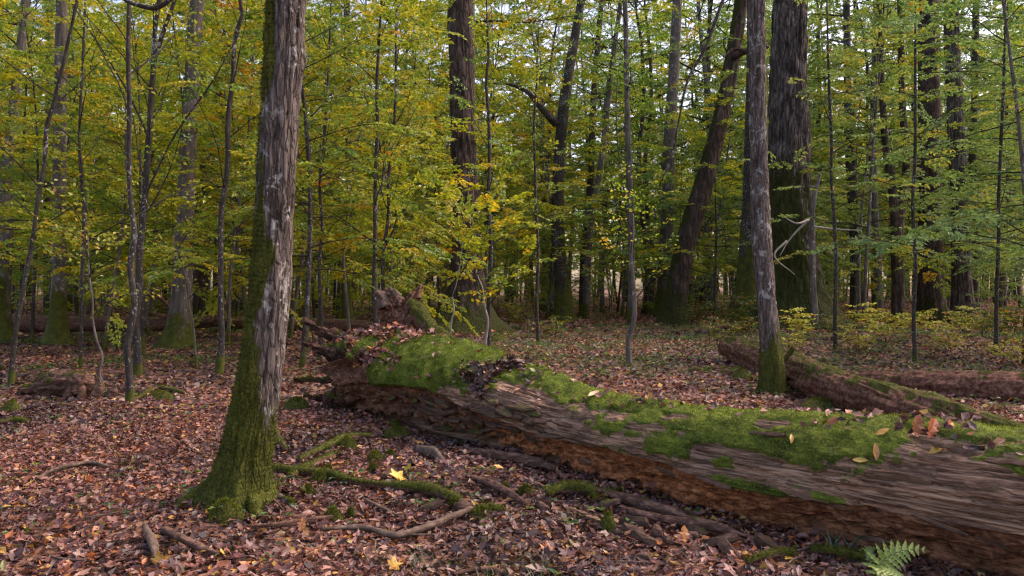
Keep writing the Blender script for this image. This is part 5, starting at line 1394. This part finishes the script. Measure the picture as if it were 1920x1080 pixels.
def single_leaf(px, py, kind, col, size, label, rot=(0, 0, 0), on='log', seed=0, lift=.012):
    size = size * .82; col = np.array(col) * .85
    r = np.random.default_rng(seed + 40)
    h = hit_log(px, py) if on == 'log' else None
    if h is None: p, n = G(px, py), np.array([0, 0, 1.0])
    else: p, n = h
    V, Tt = leaf_shape(kind, r)
    if seed == 7: lift = .002
    o = link("fallen_leaf", make_mesh("fallen_leaf", V - [.45, 0, 0], [Tt], M['litter'], smooth=False, cols=np.tile(col, (len(V), 1))))
    nn = nrm(n * .6 + np.array([0, -.25, .6])) if abs(rot[0]) < .75 else nrm(np.array([.15, -.95, .25]))
    o.matrix_basis = Matrix.Translation(Vector(p + n * lift + [0, 0, .01])) @ orient(nn, [1, 0, 0]) @ Matrix.Rotation(rot[2], 4, 'Z') @ Matrix.Rotation(rot[0] if abs(rot[0]) < .75 else .1, 4, 'X') @ Matrix.Rotation(rot[1], 4, 'Y') @ Matrix.Diagonal((size, size, size, 1))
    tag(o, label, "leaf")
OR, YE, TN = (.50, .17, .06), (.55, .34, .05), (.55, .34, .22)
single_leaf(1722, 806, 'oak', (.36, .13, .05), .18, "large orange-brown oak leaf standing up on the great log's top, left of two", (1.1, 0, 1.2), seed=1, lift=.04)
single_leaf(1758, 810, 'oak', (.42, .11, .03), .18, "large orange oak leaf on the great log's top, right of two", (1.2, .2, .9), seed=2, lift=.04)
single_leaf(1757, 846, 'oval', YE, .13, "bright yellow curled leaf on the log's moss below the oak leaves", (.4, 0, .5), seed=3)
single_leaf(1656, 815, 'oval', (.62, .32, .06), .10, "orange-yellow oval leaf on the moss left of the curled yellow one", (.3, 0, .1), seed=4)
single_leaf(1643, 852, 'oval', (.5, .24, .07), .12, "upright brown-orange leaf hanging on the log's mossy flank", (.9, 0, 1.5), seed=5)
single_leaf(1486, 826, 'oval', (.62, .36, .08), .08, "small yellow-orange leaf stuck on the middle of the log", (.5, 0, 1.3), seed=6)
single_leaf(1113, 742, 'oval', (.66, .42, .22), .15, "narrow pale tan leaf lying on the bare wood near the moss ridge", (.3, 0, .7), seed=7)
single_leaf(1612, 870, 'oval', YE, .10, "slim yellow leaf on the log's flank beside a wood sheet", (.5, 0, -.3), seed=8)
single_leaf(746, 905, 'maple', (.74, .46, .04), .17, "bright yellow maple leaf on the ground by the long mossy branch", (.5, 0, 1.2), 'g', 9, .04)
single_leaf(768, 898, 'maple', (.55, .46, .07), .13, "greenish yellow maple leaf behind the bright yellow one", (.8, 0, .2), 'g', 10, .05)
single_leaf(785, 838, 'maple', (.68, .33, .09), .15, "pale orange maple leaf in the litter under the log's bark plates", (.3, 0, 2), 'g', 11, .03)
single_leaf(1300, 952, 'oak', (.50, .14, .05), .13, "rusty red leaf standing in the litter at the log's foot", (1.2, 0, 1.2), 'g', 12, .05)
single_leaf(1283, 1020, 'oak', (.55, .22, .06), .13, "orange oak leaf standing upright in the bottom litter", (1.2, .3, 1.4), 'g', 13, .05)
single_leaf(565, 1005, 'oak', (.52, .2, .07), .11, "upright orange-brown leaf in the litter right of the nearest tree", (1.3, 0, 1.4), 'g', 14, .05)
single_leaf(1030, 1035, 'maple', (.5, .16, .05), .14, "red-orange maple leaf flat in the litter at bottom centre", (.2, 0, .4), 'g', 15, .03)
single_leaf(740, 1063, 'maple', (.70, .40, .06), .11, "yellow maple leaf at the bottom edge below the pale branch", (.3, 0, .4), 'g', 16, .03)
single_leaf(840, 618, 'maple', (.6, .45, .3), .001, "x", (.2, 0, 0), 'g', 17) if False else None

# ------------------------------------------------------------------ small green plants
def ground_cover():
    g = Geo(); r = np.random.default_rng(31)
    N = 15000
    y = np.sqrt(r.uniform(2.8 ** 2, 30 ** 2, N * 4)); x = r.uniform(-.72, .72, N * 4) * y
    dens = ss(.47, .66, fbm(np.stack([x * .55, y * .55, 0 * x], -1), 66, 4)) * (.25 + .75 * ss(9, 16, y) + .25 * ss(0, 2, x)) + .02 + .35 * ss(11, 15, y) * ss(0, 4, x)
    k = r.random(N * 4) < dens
    x, y = x[k][:N], y[k][:N]
    lx_, ly_ = (x - LA[0]) * LE[0] + (y - LA[1]) * LE[1], -(x - LA[0]) * LE[1] + (y - LA[1]) * LE[0]
    k = ~((np.abs(ly_) < .45) & (lx_ > -.6)); x, y = x[k], y[k]
    n = len(x); m = 4
    z = ground_z(x, y) + r.uniform(.02, .09, n)
    ii = np.repeat(np.arange(n), m)
    a = r.uniform(0, 6.28, n * m)
    D = np.stack([np.cos(a), np.sin(a), r.normal(.1, .2, n * m)], -1)
    sz = r.uniform(.022, .045, n)[ii] * (1 + .03 * y[ii])
    pos = np.stack([x[ii], y[ii], z[ii]], -1) + D * (sz * .3)[:, None]
    pal = np.array([[.045, .12, .03], [.09, .19, .05], [.06, .13, .07], [.18, .22, .05], [.12, .22, .10]])
    add_leaves(g, pos, D, np.array([0, 0, 1.0]) + r.normal(0, .25, (n * m, 3)), sz, sz * .75, pal[r.choice(5, n * m)] * (.8 + .5 * r.random((n * m, 1))), .1)
    tag(link("ground_cover", g.mesh("ground_cover", M['leaf'])), "scattered small green seedlings and clover among the fallen leaves", "ground cover", kind="stuff")
ground_cover()

def grass_blades(centers, nb, L, W, col, name, label, cat, kind=None, seed=1, droop=.5, group=None):
    r = np.random.default_rng(seed); g = Geo()
    for c in centers:
        for _ in range(nb):
            a = r.uniform(0, 6.28); ln = L * r.uniform(.5, 1.2)
            d = np.array([math.cos(a) * .35, math.sin(a) * .35, 1]); p = c + np.array([r.normal(0, .03), r.normal(0, .03), 0])
            s = nrm(np.cross(d, [0, 0, 1.0])); pts = []
            for k in range(5):
                w = W * (1 - k / 4.3)
                pts += [p - s * w * .5, p + s * w * .5]
                d = nrm(d + np.array([math.cos(a), math.sin(a), -1.1]) * droop * .28 * r.uniform(.6, 1.2)); p = p + d * ln / 4
            q = np.array([[2 * k, 2 * k + 1, 2 * k + 3, 2 * k + 2] for k in range(4)])
            g.add(np.array(pts), Q=q, C=np.array(col) * r.uniform(.7, 1.3))
    o = link(name, g.mesh(name, M['cut_green']))
    return tag(o, label, cat, group, kind)
grass_blades([G(1562, 1052), G(1590, 1050)], 9, .26, .009, (.05, .13, .09), "sedge_tuft", "blue-green sedge tuft with arching blades left of the fern", "grass", seed=4, droop=.6)
grass_blades([G(x + R.uniform(-60, 60), y + R.uniform(-18, 18)) for x, y in [(770, 1050), (820, 1060), (1000, 1060), (1070, 985), (950, 1070)] for _ in range(6)], 9, .12, .0035, (.10, .16, .05), "grass", "thin short grass blades coming through the bottom litter", "grass", "stuff", 5)
grass_blades([G(x + R.uniform(-50, 50), y + R.uniform(-8, 8)) for x, y in [(1070, 668), (1000, 660), (1120, 640), (1240, 640), (950, 652)] for _ in range(14)], 10, .28, .007, (.09, .15, .06), "grass", "greyish green grass patch behind the log, centre", "grass", "stuff", 6)

# fern at the bottom right
fern = thing("fern", G(1640, 1078), "bright lime green fern frond against the dark foot of the great log", "fern")
def pinna_mesh():
    n = 9; V, T = [], []
    x = np.linspace(0, 1, n)
    w = .17 * (1 - x ** 1.6) + .01
    saw = np.where(np.arange(n) % 2 == 0, 1.0, .55)
    up = np.stack([x, w * saw, .05 * np.sin(x * 3)], -1); mid = np.stack([x, 0 * x, 0 * x - .02], -1); lo = np.stack([x, -w * saw, .05 * np.sin(x * 3)], -1)
    V = np.concatenate([up, mid, lo]); i = np.arange(n - 1)
    Q = np.concatenate([np.stack([n + i, n + i + 1, i + 1, i], -1), np.stack([2 * n + i, 2 * n + i + 1, n + i + 1, n + i], -1)])
    return make_mesh("leaflet", V, [Q], M['cut_green'], smooth=False, cols=np.tile([.27, .38, .085], (len(V), 1)))
pm = pinna_mesh()
froot = Vector(fern.location)
for fi, (pts, L0) in enumerate([([(1640, 1092, 3.95), (1648, 1060, 3.92), (1675, 1040, 3.88), (1705, 1030, 3.84), (1736, 1030, 3.8)], .085),
                                ([(1646, 1096, 3.9), (1652, 1075, 3.8), (1664, 1068, 3.7), (1682, 1075, 3.6), (1698, 1088, 3.5)], .06),
                                ([(1632, 1085, 4.1), (1622, 1050, 4.15), (1626, 1035, 4.2), (1640, 1026, 4.25)], .05)]):
    wp = np.array([P(*p) for p in pts])
    lp = [p - np.array(froot) for p in wp]
    C, rr_, s_ = catmull(lp, np.linspace(.003, .001, len(lp)), 26)
    g = Geo(); add_segments(g, C[:-1], C[1:], rr_[:-1], rr_[1:], 4, (.25, .32, .10), 0)
    fr = link("frond", g.mesh("frond_stalk", M['cut_green']), fern)
    for k in range(4, 26, 2):
        tdir = nrm(C[min(k + 1, 25)] - C[k - 1])
        f = max(0, k - 5) / 20; Lk = L0 * (1 - f ** 1.8 * .85) * (0.65 + .35 * min(1, (k - 4) / 4))
        for sg in (1, -1):
            side = nrm(np.cross(tdir, [0, -.75, .65])) * sg
            X = nrm(side + tdir * .45 + np.array([0, -.1, -.15]))
            o = link("leaflet", pm, fr)
            o.matrix_basis = Matrix.Translation(Vector(C[k])) @ orient(np.array([0, -.75, .65]) + np.array([R.uniform(-.15, .15) for _ in range(3)]), X) @ Matrix.Diagonal((Lk * 1.1, Lk * (1.5 + .5 * f), Lk, 1))

# leafy low shrubs behind the right-hand logs and elsewhere
def shrub_mesh(seed, H, pal, ls, nst=9, nleaf=16):
    r = np.random.default_rng(seed); g = Geo()
    for k in range(nst):
        a = r.uniform(0, 6.28); o = np.array([r.normal(0, .18 * H), r.normal(0, .18 * H), 0]); d = nrm(np.array([math.cos(a) * .5, math.sin(a) * .5, 1.0]))
        pts = [o]
        for _ in range(5): d = nrm(d + r.normal(0, .16, 3)); pts.append(pts[-1] + d * H * r.uniform(.7, 1.1) / 5)
        pts = np.array(pts); add_segments(g, pts[:-1], pts[1:], .006, .004, 4)
        for q in (2, 3, 4, 5):
            for _ in range(2):
                b = r.uniform(0, 6.28)
                make_spray(g, r, pts[q], np.array([math.cos(b), math.sin(b), .25]), nrm(np.array([0, 0, 1]) + r.normal(0, .2, 3)), .28 * H, 4, nleaf, ls, pal, .0025)
    return g.mesh("shrub", [M['leaf'], M['twig']])
PALE = (np.array([[.50, .50, .14], [.42, .40, .10], [.25, .30, .08], [.55, .50, .26], [.34, .16, .07]]), [.25, .25, .2, .15, .15])
DIM = (np.array([[.09, .15, .04], [.16, .20, .05], [.30, .28, .06], [.30, .13, .05], [.06, .10, .03]]), [.3, .25, .15, .15, .15])
SHR = [shrub_mesh(3001, .9, PALE, .10, 6, 8), shrub_mesh(3002, .8, DIM, .07, 8, 10), shrub_mesh(3003, .7, PALE, .085, 6, 8), shrub_mesh(3004, 1.0, DIM, .07, 12, 20)]
SHR_POS = [(1500, 652, 0, "pale-leaved low bush between the slim grey tree and the giant oak"), (1560, 640, 1, "dark leafy bush covering the giant oak's right foot"), (1590, 655, 1, "low dark bush right of the giant oak's foot, behind the level log"),
           (1625, 640, 0, "bush with yellow-white leaves on the slope right of the giant oak"), (1660, 660, 2, "small pale bush low on the leafy slope, nearest the level log"), (1705, 640, 0, "bright pale bush in the middle of the right slope"),
           (1745, 655, 2, "pale bush below the broad dark brown trunk"), (1800, 640, 0, "yellowish bush below the greyish straight trunk"), (1845, 650, 1, "dim bush at the right end of the leafy slope"),
           (1890, 635, 3, "taller dim bush beside the right edge"), (1405, 640, 1, "green bush at the dark mossy trunk's foot"), (1372, 632, 3, "leafy bush left of the dark mossy trunk's foot"), (1040, 640, 1, "low bush behind the log's moss ridge"),
           (1300, 618, 3, "bush right of the leaning dark tree's foot"), (560, 620, 3, "bush right of the nearest tree, before the far dark trunk section"), (430, 610, 1, "small bush at the curved-foot stem, far behind"),
           (300, 612, 3, "green bush left of the tall grey tree's foot"), (975, 620, 3, "bush right of the dark oak's flared foot"), (1130, 612, 1, "dim bush in the centre distance"), (1480, 668, 2, "little pale sapling bush right beside the slim grey tree")]
for k, (px, py, lab) in enumerate([(1530, 625, "tiny pale sapling at the giant oak's right root"), (1612, 672, "small bush with a few pale leaves just above the level log"), (1680, 620, "thin pale bush at the forked reddish tree"),
        (1770, 680, "sparse bush between the level log and the pale slope bushes"), (1835, 615, "sparse yellowish bush near the slim dark tree at the right"), (1725, 612, "sparse pale bush left of the broad dark brown trunk"),
        (1640, 605, "far sparse bush between the giant oak and the forked tree"), (1885, 690, "lone pale seedling bush above the right end of the level log"), (1345, 655, "sparse dim bush left of the slanting log's rotten end")]):
    SHR_POS.append((px, py, (0, 2, 1)[k % 3], lab))
for k, (px, py, v, lab) in enumerate(SHR_POS):
    p = G(px, py)
    root = tag(link("low_shrub", SHR[v], None, p), lab, "shrub", "low shrubs on the forest floor")
    root.rotation_euler = (0, 0, R.uniform(0, 6.28)); s = R.uniform(.7, 1.15); root.scale = (s, s, s)

# ------------------------------------------------------------------ labels for the trees of the distance
lm = sorted((px, d) for px, d in NAMED if d)
BGT.sort(key=lambda q: q[0])
ORD = ["first", "second", "third", "fourth", "fifth", "sixth", "seventh", "eighth", "ninth", "tenth", "eleventh", "twelfth", "thirteenth", "fourteenth", "fifteenth", "sixteenth", "seventeenth", "eighteenth", "nineteenth", "twentieth"]
cnts = {}
for px, y, root, word in BGT:
    left = [d for q, d in lm if q <= px]
    dist = "far" if y > 55 else ("distant" if y > 30 else "nearer")
    edge = "left" if px < 0 else ("right" if px > 1920 else None)
    ref = edge or (left[-1] if left else None)
    key = (word, dist, ref)
    cnts[key] = cnts.get(key, 0) + 1
    o = ORD[min(cnts[key], 20) - 1]
    if edge: root["label"] = f"{o} {dist} {word} beyond the picture's {edge} edge, branches reaching in"
    elif ref: root["label"] = f"{o} {dist} {word} right of {ref}"
    else: root["label"] = f"{o} {dist} {word} from the left edge"
